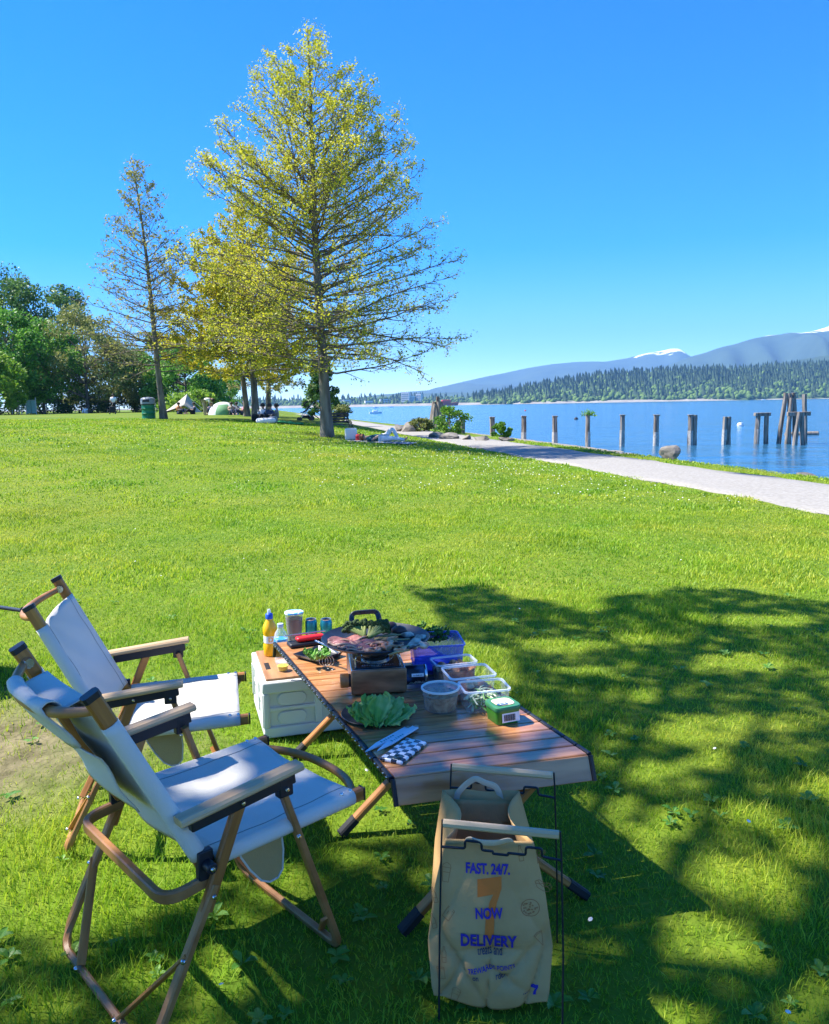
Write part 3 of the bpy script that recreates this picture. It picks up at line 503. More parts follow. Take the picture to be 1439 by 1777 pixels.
def make_chair(lab,flap,bow=.085):
    t=thing('folding_chair',lab,'chair')
    for s in (-1,1):
        y=s*HWD
        r=bar('seat_rail',(-.42,y,.412),(.075,y,.425),.026,.036,WOOD,t)
        for k in (.02,.05): rivet((.075-.017-k+.0,y,.4435),(0,0,1),t)
        obj('end_cap',MB().box((.079,y,.425),(.006,.027,.037)),BLACK,t,bevel=.002)
        a=Vector((-.405,y,.405)); b=Vector((-.645,y,.885)); bar('back_post',a,b,.026,.038,WOOD,t,(1,0,.5))
        d=(b-a).normalized(); bar('end_cap',b-d*.003,b+d*.012,.029,.041,BLACK,t,(1,0,.5))
        yo=s*(HWD+.034)
        # armrest: pale board on a black channel
        bar('armrest',(-.485,yo+s*.006,.558),(-.150,yo+s*.006,.592),.046,.02,PALE,t,(0,0,1),.32)
        o=MB(); o.box((-.31,yo,.552),(.29,.024,.034),Matrix.Rotation(-.1,3,'Y')); o.box((-.195,yo,.547),(.042,.025,.05)); obj('arm_channel',o,BLACK,t,bevel=.004)
        bar('rear_strut',(-.318,yo,.555),(-.425,yo,.31),.02,.032,WOOD,t,(1,0,0)); 
        for p in ((-.32,.550),(-.195,.543),(-.165,.405),(-.408,.345)): rivet((p[0],yo+s*.0145,p[1]),(0,s,0),t)
        o=MB(); o.box((-.412,s*(HWD+.014),.415),(.04,.02,.075)); o.tube([(-.41,s*(HWD-.0),.418),(-.41,s*(HWD+.052),.418)],.014,12); obj('hinge',o,BLACK,t,bevel=.003); rivet((-.41,s*(HWD+.0535),.418),(0,s,0),t)
        bar('brace',(-.478,yo+s*.006,.225),(-.588,s*.13,.03),.008,.024,WOOD,t,(1,0,0)); bar('brace',(-.075,yo-s*.014,.125),(-.018,s*.17,.02),.008,.022,WOOD,t,(1,0,0))
        rivet((-.492,yo+s*.008,.215),(-1,s,0),t); rivet((-.602,s*.128,.028),(-1,0,0),t)
    yo=HWD+.034
    obj('rear_leg_frame',MB().rect(fillet([(-.40,yo,.37),(-.585,yo,.013),(-.585,-yo,.013),(-.40,-yo,.37)],.075,8),.026,.02,(1,0,.45)),BENT,t)
    obj('front_leg_frame',MB().rect(fillet([(-.195,yo-.02,.545),(-.022,yo-.02,.013),(-.022,-yo+.02,.013),(-.195,-yo+.02,.545)],.05,8),.026,.018,(1,0,.3)),BENT,t)
    obj('lower_bow',MB().rect(fillet([(-.40,yo-.02,.375),(-.515,yo-.02,.36),(-.515,-yo+.02,.36),(-.40,-yo+.02,.375)],.085,8),.02,.03,(0,0,1)),BENT,t)
    n=18; fb=[]; bb=[]
    for i in range(n+1):
        v=-1+2*i/n; e=1-abs(v)**2.6
        fb.append((.048+bow*e,v*(HWD-.01),.412-.004*e)); bb.append((-.632-.075*e,v*(HWD-.008),.852-.022*e))
    obj('front_bow',MB().tube(fb,.0125,10),BENT,t); obj('back_bow',MB().tube(bb,[.011+.005*(1-abs(-1+2*i/n)) for i in range(n+1)],10),BENT,t)
    for s in (-1,1): obj('bow_ferrule',MB().tube([(-.632,s*(HWD-.034),.852),(-.634,s*(HWD-.006),.853)],.0135,10),STEEL,t)
    # canvas: sleeves round the rails, sagging between
    def canvas(name,f,us,sag,nrm,m=CANVAS,sw=.018,edge=None):
        P=[]; N=30
        for ui,u in enumerate(us):
            row=[]; 
            for k,a in enumerate(np.linspace(-1.25*math.pi,-.0*math.pi,9)): pass
            c0=f(u); nr=Vector(nrm)
            prof=[]
            for a in np.linspace(-math.pi*.5,math.pi*.5,7): prof.append((-HWD-sw*math.cos(a)*.95, sw*1.12*math.sin(a)))
            for v in np.linspace(-1,1,N)[1:-1]:
                w=(.009*math.sin(v*5+u*9)*math.sin(u*7+v*2)+.005*math.sin(u*23+v*6)*abs(v)**2)*(1-v**4)
                k=abs(v); lift=sw*1.12
                prof.append((v*(HWD-.0), lift-sag*(1-k**2.2)*(1 if edge is None else edge(u))+w*.5))
            for a in np.linspace(math.pi*.5,-math.pi*.5,7): prof.append((HWD+sw*math.cos(a)*.95, sw*1.12*math.sin(a)))
            for q,h in prof: p=c0+nr*h; row.append((p[0],q,p[2]))
            P.append(row)
        o=obj(name,MB().grid(P),m,t,smooth=70,solid=.003)
        for s in (-1,1):
            q=[]
            for row in P: c=min(row[6:-6],key=lambda e:abs(e[1]-s*(HWD-.032))); q.append(Vector(c)+Vector(nrm)*.0022)
            obj('seam',MB().tube(q,.0011,5),SEAM,o)
        return o
    canvas('seat',lambda u:Vector((-.385+.43*u,0,.412+.012*u)),np.linspace(0,1,16),.030,(-.03,0,1),edge=lambda u:.5+.5*math.sin(min(u*1.15,1)*math.pi))
    a=Vector((-.405,0,.405)); b=Vector((-.645,0,.885)); nb=Vector(((b-a).z,0,-(b-a).x)).normalized()
    canvas('backrest',lambda u:a+(b-a)*(.06+.80*u),np.linspace(0,1,18),.038,nb)
    # hem stitches on the back sleeve
    for s in (-1,1):
        pts=[a+(b-a)*(.08+.76*k/10)+nb*(-.0245+.0)+Vector((0,s*(HWD-.028),0)) for k in range(11)]; 
    if flap:
        P=[]
        for j,v in enumerate(np.linspace(-.52,.52,15)):
            e=1-abs(v)**2.6; cx=-.632-.075*e; cz=.852-.022*e; row=[]; cr=.022+.002*math.sin(v*9)
            rr=min(1,(1-abs(v)/.56)*9)
            for k in range(6): q=(a+(b-a)*(.70+.045*k)); row.append((q.x+.022-.008*(1-v*v)*2,v*HWD,q.z))
            for an in np.linspace(-.1,2.6,9): row.append((cx+cr*math.cos(an),v*HWD,cz+cr*math.sin(an)))
            for k in range(1,8): row.append((cx-cr*.95+.0118*k+.003*math.sin(v*6+k),v*HWD*(1+.03*k/7),cz+.012-.0165*k*(.86+.14*rr)))
            P.append(row)
        obj('back_flap',MB().grid(P),CANVAS,t,smooth=80,solid=.004)
        P=[]
        for v in np.linspace(-.6,.6,12):
            row=[]
            for k in range(9):
                q=a+(b-a)*(.32+.38*k/8); d=-.034-.012*(1-v*v)-(.008 if k==8 else 0)-.004*math.sin(k*1.1+v*3); p=q+nb*d; row.append((p.x,v*HWD,p.z))
            P.append(row)
        obj('back_pocket',MB().grid(P),CANVAS,t,smooth=80,solid=.003)
    # side pocket hanging under the seat
    out=[(-.30,.40),(-.17,.40),(-.165,.34),(-.17,.285),(-.185,.268),(-.21,.266),(-.235,.28),(-.265,.32),(-.29,.365)]
    m=MB(); m.add([(x,-HWD+.03,z) for x,z in out]+[(x,-HWD+.042,z) for x,z in out],[tuple(range(9)),tuple(range(17,8,-1))]+[(i,i+9,(i+1)%9+9,(i+1)%9) for i in range(9)])
    sp=obj('side_pocket',m,TAN,t); obj('piping',MB().tube([(x,-HWD+.029,z) for x,z in out[1:]+out[:1]],.0028,6),CANVAS,sp)
    return t
ch1=make_chair('wooden folding chair with white canvas, cloth flap over its back bar',True)
ch1.location=(-.386,2.336,0); ch1.rotation_euler=(0,0,math.atan2(.6647,.7471))
ch2=make_chair('wooden folding chair with plain white canvas back, facing the storage crate',False,-.03)
ch2.scale=(.95,.95,.97); ch2.location=(-.72,3.02,0); ch2.rotation_euler=(0,0,math.atan2(.225,.975))
# ------------------------------------------------------------ roll-top table
TZ=.45
TNL=at(682,1350,TZ)[:2]; TNR=at(1022.5,1308.5,TZ)[:2]; TFL=at(478,1115,TZ)[:2]
LU=(TFL-TNL); LLEN=np.linalg.norm(LU); LU=LU/LLEN; WU=(TNR-TNL); WLEN=np.linalg.norm(WU); WU=WU/WLEN
def tp(u,w,z=TZ): q=TNL+LU*u+WU*w; return (q[0],q[1],z)
TABLEW=mat('walnut_slat',(.30,.11,.035),.26,(.60,.29,.12),5,(.6,8,4),.05,30,detail=7,spec=.7,coat=.3,lo=.3,hi=.68)
table=thing('roll_top_table','low camping table with brown wood-grain slats and crossed legs','table')
NS=21; pit=LLEN/NS
SLM=Matrix.Translation((TNL[0],TNL[1],TZ))@Matrix.Rotation(math.atan2(WU[1],WU[0]),4,'Z'); SLI=SLM.inverted()
def slat_mesh(u0,u1):
    # coordinates kept along the slat for the grain
    m=MB(); c=.003; L=WLEN-.012; prof=[(u0,-.008),(u0,-.002),(u0+c,0),(u1-c,0),(u1,-.002),(u1,-.008)]
    V=[];k=len(prof)
    for w in (.006,.006+L):
        for u,z in prof: V.append(SLI@Vector(tp(u,w,TZ+z)))
    m.add(V,[tuple(range(k)),tuple(range(2*k-1,k-1,-1))]+[(i,i+k,(i+1)%k+k,(i+1)%k) for i in range(k)]); return m
for i in range(NS):
    o=obj('slat',slat_mesh(i*pit+.0022,(i+1)*pit-.0022),TABLEW,table,SLM,smooth=0)
def droop(u,sgn,name):
    e0=Vector(tp(u,0.004,TZ-.003)); e1=Vector(tp(u,WLEN-.004,TZ-.003)); dn=Vector((LU[0]*sgn*.35,LU[1]*sgn*.35,-1)).normalized()*.074
    nrm=Vector((LU[0]*sgn,LU[1]*sgn,.35)).normalized()*.008
    v=[e0,e1,e1+dn,e0+dn]; v2=[p-nrm for p in v]; m=MB().add([SLI@p for p in v+v2],[(0,1,2,3),(7,6,5,4),(0,4,5,1),(1,5,6,2),(2,6,7,3),(3,7,4,0)]); obj('end_slat',m,TABLEW,table,SLM,smooth=0,bevel=.002)
    for e,s in ((e0,-1),(e1,1)): bar('end_strip',e+Vector((WU[0],WU[1],0))*s*.006,e+dn+Vector((WU[0],WU[1],0))*s*.006,.012,.014,BLACK,table,nrm)
droop(-.003,-1,'n'); droop(LLEN+.003,1,'f')
for w in (-.004,WLEN+.004):
    for i in range(NS):
        u=i*pit; bar('edge_link',tp(u+.003,w,TZ-.006),tp(u+pit-.003,w,TZ-.006),.014,.019,BLACK,table)
        if w<0:
            for k in (.3,.7): rivet((*tp(u+pit*k,w-.007)[:2],TZ-.006),(-WU[0],-WU[1],.2),table).scale=(.55,.55,.7)
DKBLUE=mat('edge_rail',(.02,.025,.06),.4)
for w in (.03,WLEN-.03): bar('side_rail',tp(.02,w,TZ-.03),tp(LLEN-.02,w,TZ-.03),.022,.03,DKBLUE,table)
FOOT=mat('rubber',(.012,.012,.013),.7)
for u in (-.03,.56,1.26):
    uu=u+.03
    for (wa,wb,du) in ((.015,WLEN*.80,-.014),(WLEN-.03,WLEN*.14,.014)):
        f=Vector(tp(u+du,wa,.02)); h=Vector(tp(uu+du+.03,wb,TZ-.03)); d=(h-f).normalized()
        bar('leg',f+d*.05,h,.024,.034,WOOD,table,(LU[0],LU[1],0)); bar('foot',f-d*.02,f+d*.055,.028,.038,FOOT,table,(LU[0],LU[1],0))
# ------------------------------------------------------------ storage crate
cr=thing('storage_crate','white folding plastic storage crate with wooden lid under the table','crate',(-.694,3.586,0),math.atan2(.11,.378))
CW,CD,CHh=.50,.50,.275
PL=mat('white_plastic',(.66,.67,.63),.45)
o=MB().box((CW/2,CD/2,.035),(CW,CD,.05)); obj('base',o,PL,cr,bevel=.006)
obj('body',MB().box((CW/2,CD/2,.14),(CW-.03,CD-.03,.19)),PL,cr,bevel=.006)
o=MB().box((CW/2,CD/2,.245),(CW+.006,CD+.006,.055)); obj('rim',o,PL,cr,bevel=.008)
obj('middle_band',MB().box((CW/2,CD/2,.142),(CW-.006,CD-.006,.018)),PL,cr,bevel=.004)
for x in (.012,CW*.5,CW-.012):
    for y in (.011,CD-.011): obj('corner_post',MB().box((x,y,.14),(.034,.022,.16)),PL,cr,bevel=.004)
for y in (CD*.5,CD-.012,.012): obj('corner_post',MB().box((.011,y,.14),(.022,.034,.16)),PL,cr,bevel=.004)
def pill(w,h,d): 
    pts=[];r=h/2
    for k in range(9): a=-math.pi/2+math.pi*k/8; pts.append((w/2-r+r*math.cos(a),r*math.sin(a)))
    for k in range(9): a=math.pi/2+math.pi*k/8; pts.append((-w/2+r+r*math.cos(a),r*math.sin(a)))
    return pts
for i,x in enumerate((CW*.26,CW*.75)):
    for z in (.185,.098):
        pp=pill(.135,.062,0); n=len(pp); m=MB().add([(x+a,.012,z+b) for a,b in pp]+[(x+a*.93,.004,z+b*.9) for a,b in pp],[tuple(range(n,2*n))]+[(i,(i+1)%n,(i+1)%n+n,i+n) for i in range(n)]); obj('panel',m,PL,cr,smooth=30)
for y in (CD*.27,CD*.75):
    for z in (.185,.098):
        pp=pill(.13,.062,0); n=len(pp); m=MB().add([(.012,y-a,z+b) for a,b in pp]+[(.004,y-a*.93,z+b*.9) for a,b in pp],[tuple(range(n,2*n))]+[(i,(i+1)%n,(i+1)%n+n,i+n) for i in range(n)]); obj('panel',m,PL,cr,smooth=30)
obj('lid_board',MB().box((CW/2,CD/2,.277),(CW-.035,CD-.04,.012)),mat('lid_wood',(.30,.14,.06),.45,(.46,.25,.12),5,(6,.7,3),detail=6),cr,bevel=.003)
obj('hand_hole',MB().box((.045,CD*.42,.2835),(.022,.10,.002)),BLACK,cr)
CT=.283
def onc(px,py): q=at(px,py,CT); return (q[0],q[1],CT)
# drinks on the crate
def lathe_thing(name,lab,cat,loc,parts,group=None,rz=0):
    t=thing(name,lab,cat,loc,rz,group)
    for n,prof,m in parts: obj(n,MB().lathe(prof,28),m,t,smooth=50)
    return t
CLR=clear('clear_plastic'); WLBL=mat('white_print',(.8,.8,.8),.5); BLUE=mat('blue_cap',(.02,.09,.5),.4)
ORANGE=mat('orange_drink',(.95,.50,.01),.25,spec=.6)
q=onc(470,1137)
ob=lathe_thing('juice_bottle','bottle of orange drink with blue sports cap on the crate','bottle',q,[('body',[(.001,.0),(.030,.001),(.034,.008),(.034,.055),(.031,.065),(.031,.105),(.034,.115),(.034,.135),(.030,.155),(.018,.178),(.015,.186),(.015,.19)],ORANGE),('cap',[(.018,.186),(.018,.208),(.011,.214),(.0001,.215)],BLUE),('spout',[(.008,.213),(.008,.228),(.006,.233),(.0001,.234)],clear('spout',opac=.5)),('label',[(.0318,.068),(.0318,.102)],WLBL)])
def text_mesh(txt,size,bold=False,spacing=1.0):
    c=bpy.data.curves.new('t','FONT'); c.body=txt; c.size=size; c.align_x='CENTER'; c.align_y='CENTER'; c.space_character=spacing; c.resolution_u=3
    if bold: c.offset=size*(.022 if bold is True else bold)
    o=bpy.data.objects.new('t',c); COL.objects.link(o); bpy.context.view_layer.update(); m=bpy.data.meshes.new_from_object(o.evaluated_get(bpy.context.evaluated_depsgraph_get())); bpy.data.objects.remove(o); bpy.data.curves.remove(c)
    V=np.array([v.co[:] for v in m.vertices]).reshape(-1,3); F=[tuple(p.vertices) for p in m.polygons]; bpy.data.meshes.remove(m); return V,F
def strokes(width,height,n,seed=0):
    # print too small to read: short upright and slanting dashes
    r=np.random.default_rng(seed); V=[];F=[]
    for k in range(n):
        x=-width/2+width*(k+.5)/n; h=height*r.uniform(.4,1)/2; w=width/n*r.uniform(.18,.34); s=r.uniform(-.3,.3)*height; i=len(V); V+=[(x-w-s*.3,-height/2,0),(x+w-s*.3,-height/2,0),(x+w+s*.3,-height/2+2*h,0),(x-w+s*.3,-height/2+2*h,0)]; F.append((i,i+1,i+2,i+3))
    return np.array(V),F
def cyl_text(txt,size,r,z,ang,m,parent,bold=True):
    V,F=text_mesh(txt,size,bold); o=MB().add([(r*math.sin(v[0]/r+ang),-r*math.cos(v[0]/r+ang),z+v[1]) for v in V],F); return obj('lettering',o,m,parent,smooth=0)
cyl_text('D',.034,.0324,.085,.18,mat('orange_print',(.85,.38,.02),.5),ob); ob.rotation_euler=(0,0,.1)
q=onc(489,1150)
wb=lathe_thing('water_bottle','small clear water bottle with pale blue label beside the orange drink','bottle',q,[('body',[(.001,0),(.028,.001),(.032,.008),(.032,.05),(.029,.06),(.032,.07),(.032,.125),(.027,.148),(.014,.168),(.013,.18)],clear('bottle_plastic',opac=.18)),('cap',[(.0145,.176),(.0145,.192),(.0001,.193)],mat('pale_cap',(.45,.6,.75),.4)),('label',[(.0326,.078),(.0326,.12)],mat('sky_label',(.75,.85,.9),.5,(.03,.35,.75),25,lo=.45,hi=.55))])
q=onc(512,1113)
lathe_thing('cola_cup','clear plastic cup of dark cola with printed film lid','cup',q,[('body',[(.001,0),(.034,.001),(.036,.006),(.047,.155)],clear('cup_plastic',opac=.1)),('cola',[(.001,.004),(.034,.005),(.0445,.125),(.001,.126)],mat('cola',(.045,.012,.008),.15)),('film_lid',[(.049,.150),(.0505,.155),(.049,.159),(.0001,.158)],mat('film',(.75,.85,.92),.3,(.08,.35,.7),30,lo=.5,hi=.56))])
CANB=mat('teal_can',(.01,.19,.27),.3,(.03,.30,.36),20,metal=.6); CANT=mat('can_top',(.5,.52,.55),.35,metal=.7)
for px in (541,567):
    q=onc(px,1112); lathe_thing('drink_can','teal blue drink can standing behind the red tongs','can',q,[('body',[(.001,0),(.024,.001),(.031,.01),(.031,.102),(.026,.114)],CANB),('rim',[(.026,.114),(.0275,.118),(.0255,.1185),(.024,.113),(.0001,.113)],CANT)],'teal cans on the crate')
q=onc(491,1164)
lathe_thing('small_cup','small clear cup of yellow liquid on the crate lid','cup',q,[('body',[(.001,0),(.022,.001),(.032,.048)],CLR),('liquid',[(.001,.003),(.021,.0035),(.0265,.026),(.001,.027)],mat('yellow_drink',(.75,.62,.08),.15))])
# ------------------------------------------------------------ things on the table
def ont(px,py,z=TZ): q=at(px,py,z); return (q[0],q[1],z)
TA=math.atan2(WU[1],WU[0])
# stove
sfl=at(611,1209,TZ); sfr=at(700,1204.5,TZ); SA=math.atan2(sfr[1]-sfl[1],sfr[0]-sfl[0]); SW=.20; SD=.29; SH=.088
st=thing('gas_stove','portable gas stove with walnut front panel and round wooden knob','stove',(sfl[0],sfl[1],TZ),SA+.04)
WAL=mat('walnut_panel',(.20,.085,.035),.4,(.42,.20,.09),4,(2,1,7),.04,30,detail=7); KNOB=mat('knob_wood',(.48,.16,.045),.35,(.58,.22,.07),20,(6,1,1))
SATIN=mat('satin_steel',(.55,.57,.60),.28,metal=1); SGL=mat('dark_glass',(.02,.04,.05),.08,spec=.7)
for x in (.015,SW-.015):
    for y in (.02,SD-.02): obj('foot',MB().lathe([(.008,0),(.01,.008)],12,(x,y,0)),BLACK,st)
obj('body',MB().box((SW/2,SD/2+.006,.008+SH/2),(SW,SD-.012,SH)),SATIN,st,bevel=.006)
obj('front_panel',MB().box((SW/2,.0,.008+SH/2),(SW+.004,.014,SH+.004)),WAL,st,bevel=.007)
obj('back_panel',MB().box((SW/2,SD,.008+SH/2),(SW+.004,.012,SH+.004)),WAL,st,bevel=.006)
obj('top_plate',MB().box((SW/2,SD/2,SH+.0095),(SW-.03,SD-.04,.003)),SGL,st,bevel=.001)
V,F=strokes(.12,.010,14,1); obj('lettering',MB().add([(SW/2+v[0],.045+v[1],SH+.0114) for v in V],F),WLBL,st,smooth=0)
kx=Matrix.Rotation(R(-90),3,'Y'); obj('knob_base',MB().lathe([(.024,0),(.024,.012)],20,(-.001,.034,.05),kx),BLACK,st); obj('knob',MB().lathe([(.025,.008),(.026,.012),(.026,.036),(.023,.039),(.0001,.039)],24,(-.001,.034,.05),kx),KNOB,st,smooth=45)
bu=obj('burner',MB().lathe([(.052,.0),(.055,.012),(.048,.020),(.030,.022),(.030,.032),(.022,.036),(.0001,.036)],28,(SW/2,SD/2,SH+.01)),STEEL,st,smooth=40); obj('burner_cap',MB().lathe([(.028,.033),(.026,.040),(.0001,.041)],24,(SW/2,SD/2,SH+.01)),BLACK,bu)
for x in (.018,SW-.018):
    for y in (.035,SD-.035):
        obj('pan_support',MB().tube(fillet([(x,y,SH+.008),(x,y,SH+.05),(SW/2+(x-SW/2)*.55,SD/2+(y-SD/2)*.55,SH+.052)],.012),.0028,8),STEEL,st)
kx=Matrix.Rotation(R(90),3,'Y'); cnl=mat('canister_print',(.01,.012,.02),.3,(.03,.09,.22),14,lo=.5,hi=.62); cc=(SW,.055,.05)
gc=obj('gas_canister',MB().lathe([(.036,-.02),(.036,.076),(.033,.080),(.0001,.080)],28,cc,kx),cnl,st,smooth=45); obj('canister_rim',MB().lathe([(.0365,.073),(.038,.077),(.036,.082),(.033,.083)],28,cc,kx),STEEL,gc)
def can_patch(txt,size,a0,h,mat_t,bg=None,wd=.04,xc=.045):
    r=.0368
    if bg is not None:
        m=MB().grid([[(cc[0]+x,cc[1]-r*math.cos(a),cc[2]+r*math.sin(a)) for a in np.linspace(a0-h/2/r,a0+h/2/r,6)] for x in (xc-wd/2,xc+wd/2)]); obj('sticker',m,bg,gc)
    V,F=strokes(*txt); m=MB().add([(cc[0]+xc+v[0],cc[1]-(r+.0006)*math.cos(a0+v[1]/r),cc[2]+(r+.0006)*math.sin(a0+v[1]/r)) for v in V],F); obj('lettering',m,mat_t,gc,smooth=0)
can_patch((.036,.006,9,2),.011,.25,.012,BLACK,WLBL,.045); can_patch((.058,.014,13,3),.018,-.55,.0,WLBL,None,xc=.042)
# tall supports are what carries the griddle
PZc=TZ+SH+.062; pc=at(652,1112,PZc); PC=Vector((pc[0],pc[1],PZc)); PR=.207
IRON=mat('griddle_iron',(.030,.036,.048),.42,(.05,.056,.07),25,bump=.08,bscale=120)
gp=thing('griddle_pan','large round dark griddle pan with loop handle on the stove','pan',PC)
obj('pan',MB().lathe([(.0001,-.006),(.12,-.006),(.19,.002),(PR,.014),(PR+.002,.016),(PR,.0185),(.19,.008),(.12,0),(.0001,0)],56),IRON,gp,smooth=50)
ha=R(104); hc=Vector((math.cos(ha),math.sin(ha),0)); hl=Vector((-math.sin(ha),math.cos(ha),0)); b0=hc*(PR-.004)+Vector((0,0,.014))
obj('handle',MB().rect(fillet([b0+hl*.058-hc*.006,b0+hl*.054+hc*.02+Vector((0,0,.045)),b0-hl*.054+hc*.02+Vector((0,0,.045)),b0-hl*.058-hc*.006],.022),.022,.007,(hc[0],hc[1],.5)),IRON,gp)
def pan(px,py,dz=.01): q=at(px,py,PZc+dz); return Vector((q[0],q[1],PZc+.002))
# food on it
def blob(name,lab,cat,p,size,rz,m,group=None,seed=0,n=14,k=.18,tilt=0,freq=3,zoff=None):
    r=np.random.default_rng(seed); ph=r.uniform(0,6,6); V=[];F=[]; a,b,c=size; nl=9
    for i in range(nl+1):
        th=math.pi*i/nl
        for j in range(n):
            f=2*math.pi*j/n; d=1+k*(math.sin(freq*f+ph[0]+2*th)*.5+math.sin((freq+2)*f+ph[1]-3*th)*.3+math.sin(4*th+ph[2]+f)*.3)
            V.append((a*math.sin(th)*math.cos(f)*d,b*math.sin(th)*math.sin(f)*d,c*math.cos(th)*d))
    for i in range(nl):
        for j in range(n): F.append((i*n+j,(i+1)*n+j,(i+1)*n+(j+1)%n,i*n+(j+1)%n))
    o=obj(name,MB().add(V,F),m,None,Matrix.Translation(Vector(p)+Vector((0,0,c*.8 if zoff is None else zoff)))@Matrix.Rotation(rz,4,'Z')@Matrix.Rotation(tilt,4,'Y'),smooth=180); return tag(o,lab,cat,group)
BROC=mat('broccoli_head',(.018,.045,.008),.8,(.06,.10,.018),60,bump=1,bscale=160); BRST=mat('broccoli_stalk',(.18,.24,.05),.5,(.32,.33,.10),30)
def broccoli(px,py,dx,rz,sd,lab):
    p=pan(px,py); t=thing('broccoli_piece',lab,'broccoli',p,rz,None); r=np.random.default_rng(sd)
    for k in range(6):
        a=(k-2.5)*.26; e=Vector((.062*math.cos(a),.062*math.sin(a)*1.0,.034+.016*r.random()))
        obj('stalk',MB().tube([(0,0,.012),e*.5+Vector((0,0,.006)),e],[.009,.006,.008],7),BRST,t,smooth=80)
        V=[];F=[];m=MB()
        for q in range(16):
            c=e+Vector((r.uniform(-.006,.022),r.uniform(-.016,.016),r.uniform(-.012,.014))); s=r.uniform(.007,.011); m.lathe([(.0001,-s),(s*.8,-s*.6),(s,0),(s*.75,s*.65),(.0001,s)],7,c)
        obj('floret',m,BROC,t,smooth=180)
broccoli(632,1106,0,R(125),1,'charred broccoli piece beside the pan handle, stalk towards the meat'); broccoli(640,1108,0,R(48),2,'charred broccoli piece leaning towards the dark mushrooms')
MUSH=mat('mushroom_cap',(.035,.022,.025),.45,(.07,.045,.045),14); WMUSH=mat('oyster_white',(.62,.56,.46),.6,(.22,.15,.11),22,lo=.42,hi=.62)
for i,(x,y,a,b) in enumerate(((693,1098,.032,.024),(679,1091,.028,.022),(672,1090,.024,.02))): blob('mushroom','dark brown grilled mushroom cap beside the broccoli','mushroom',pan(x,y),(a,b,.02),i*.7,MUSH,'dark mushrooms on the griddle',seed=i,k=.06)
for i,(x,y) in enumerate(((708,1102),(722,1113),(734,1120),(729,1107),(716,1121))): blob('mushroom_slice','pale grilled mushroom slice with browned edges at the griddle rim','mushroom',pan(x,y),(.026,.020,.011),i*1.3,WMUSH,'pale mushroom slices on the griddle',seed=20+i,k=.25)
MEAT=mat('grilled_meat',(.20,.06,.06),.35,(.48,.20,.17),26,bump=.4,bscale=70,lo=.3,hi=.7); FAT=mat('meat_fat',(.42,.25,.16),.4,(.5,.33,.22),20)
def slab(name,lab,cat,p,L,Wd,rz,m,group,sd,th=.007,fat=True):
    r=np.random.default_rng(sd); nu,nv=16,6; P=[];ph=r.uniform(0,6,4)
    t=thing(name,lab,cat,p,rz,group)
    for i in range(nu):
        u=i/(nu-1)-.5; row=[]
        for j in range(nv):
            v=j/(nv-1)-.5; w=Wd*(1-.5*abs(u*2)**3)+.004*math.sin(u*14+ph[3]); row.append((u*L,v*w+.006*math.sin(u*7+ph[0]),.007+.005*math.sin(u*11+ph[1]+v*2)+.004*math.sin(v*6+ph[2])))
        P.append(row)
    obj('meat' if fat else 'flesh',MB().grid(P),m,t,smooth=180,solid=th)
    if fat: obj('fat_edge',MB().tube([(q[0][0],q[0][1]-.001,q[0][2]) for q in P],.0045,7),FAT,t,smooth=180)
for i,(x,y,L,w,a) in enumerate(((603,1111,.15,.045,.28),(618,1118,.17,.05,.15),(599,1119,.13,.04,-.12),(628,1126,.12,.045,.3),(640,1117,.14,.045,-.2),(612,1124,.11,.04,0))): slab('meat_slice','purplish brown grilled meat slice with pale fat edge on the griddle','meat',pan(x,y,.006),L,w,a,MEAT,'meat slices on the griddle',40+i)
SHR=mat('shrimp',(.55,.17,.06),.35,(.68,.36,.20),40,lo=.4,hi=.6)
def shrimp(px,py,rz):
    p=pan(px,py); t=thing('shrimp','orange pink curled shrimp frying on the griddle','shrimp',p,rz,'shrimps on the griddle'); pts=[];rad=[]
    for k in range(11):
        a=R(200)*k/10; pts.append((.024*math.cos(a),.024*math.sin(a),.012)); rad.append(.0105*(1-.6*k/10)+.001*(k%2))
    obj('body',MB().tube(pts,rad,9),SHR,t,smooth=60)
    e=Vector(pts[-1]); obj('tail',MB().add([e,e+Vector((.004,-.02,.004)),e+Vector((.016,-.016,.0)),e+Vector((.008,-.010,.006))],[(0,1,3),(0,3,2)]),SHR,t,solid=.002)
for i,(x,y,a) in enumerate(((664,1129,.4),(676,1123,1.6),(688,1121,2.8),(656,1121,.1),(692,1128,4.1),(669,1117,5.2),(684,1113,1.0),(648,1130,3.5))): shrimp(x,y,a)
ONI=mat('fried_onion',(.38,.20,.05),.4,(.55,.38,.16),30)
for i,(x,y,a) in enumerate(((668,1106,.6),(676,1103,.75),(684,1104,.5),(662,1110,.65),(692,1112,.4),(672,1111,.9),(706,1124,1.1),(700,1130,.9),(694,1133,.7))):
    o=obj('onion_strip',MB().rect([(-.045,0,.01),(-.015,.004,.014),(.015,-.003,.012),(.045,.002,.008)],.011,.004),ONI,None,Matrix.Translation(pan(x,y))@Matrix.Rotation(a,4,'Z'),smooth=60); tag(o,'golden fried onion strip between broccoli and shrimps','onion','onion strips on the griddle')
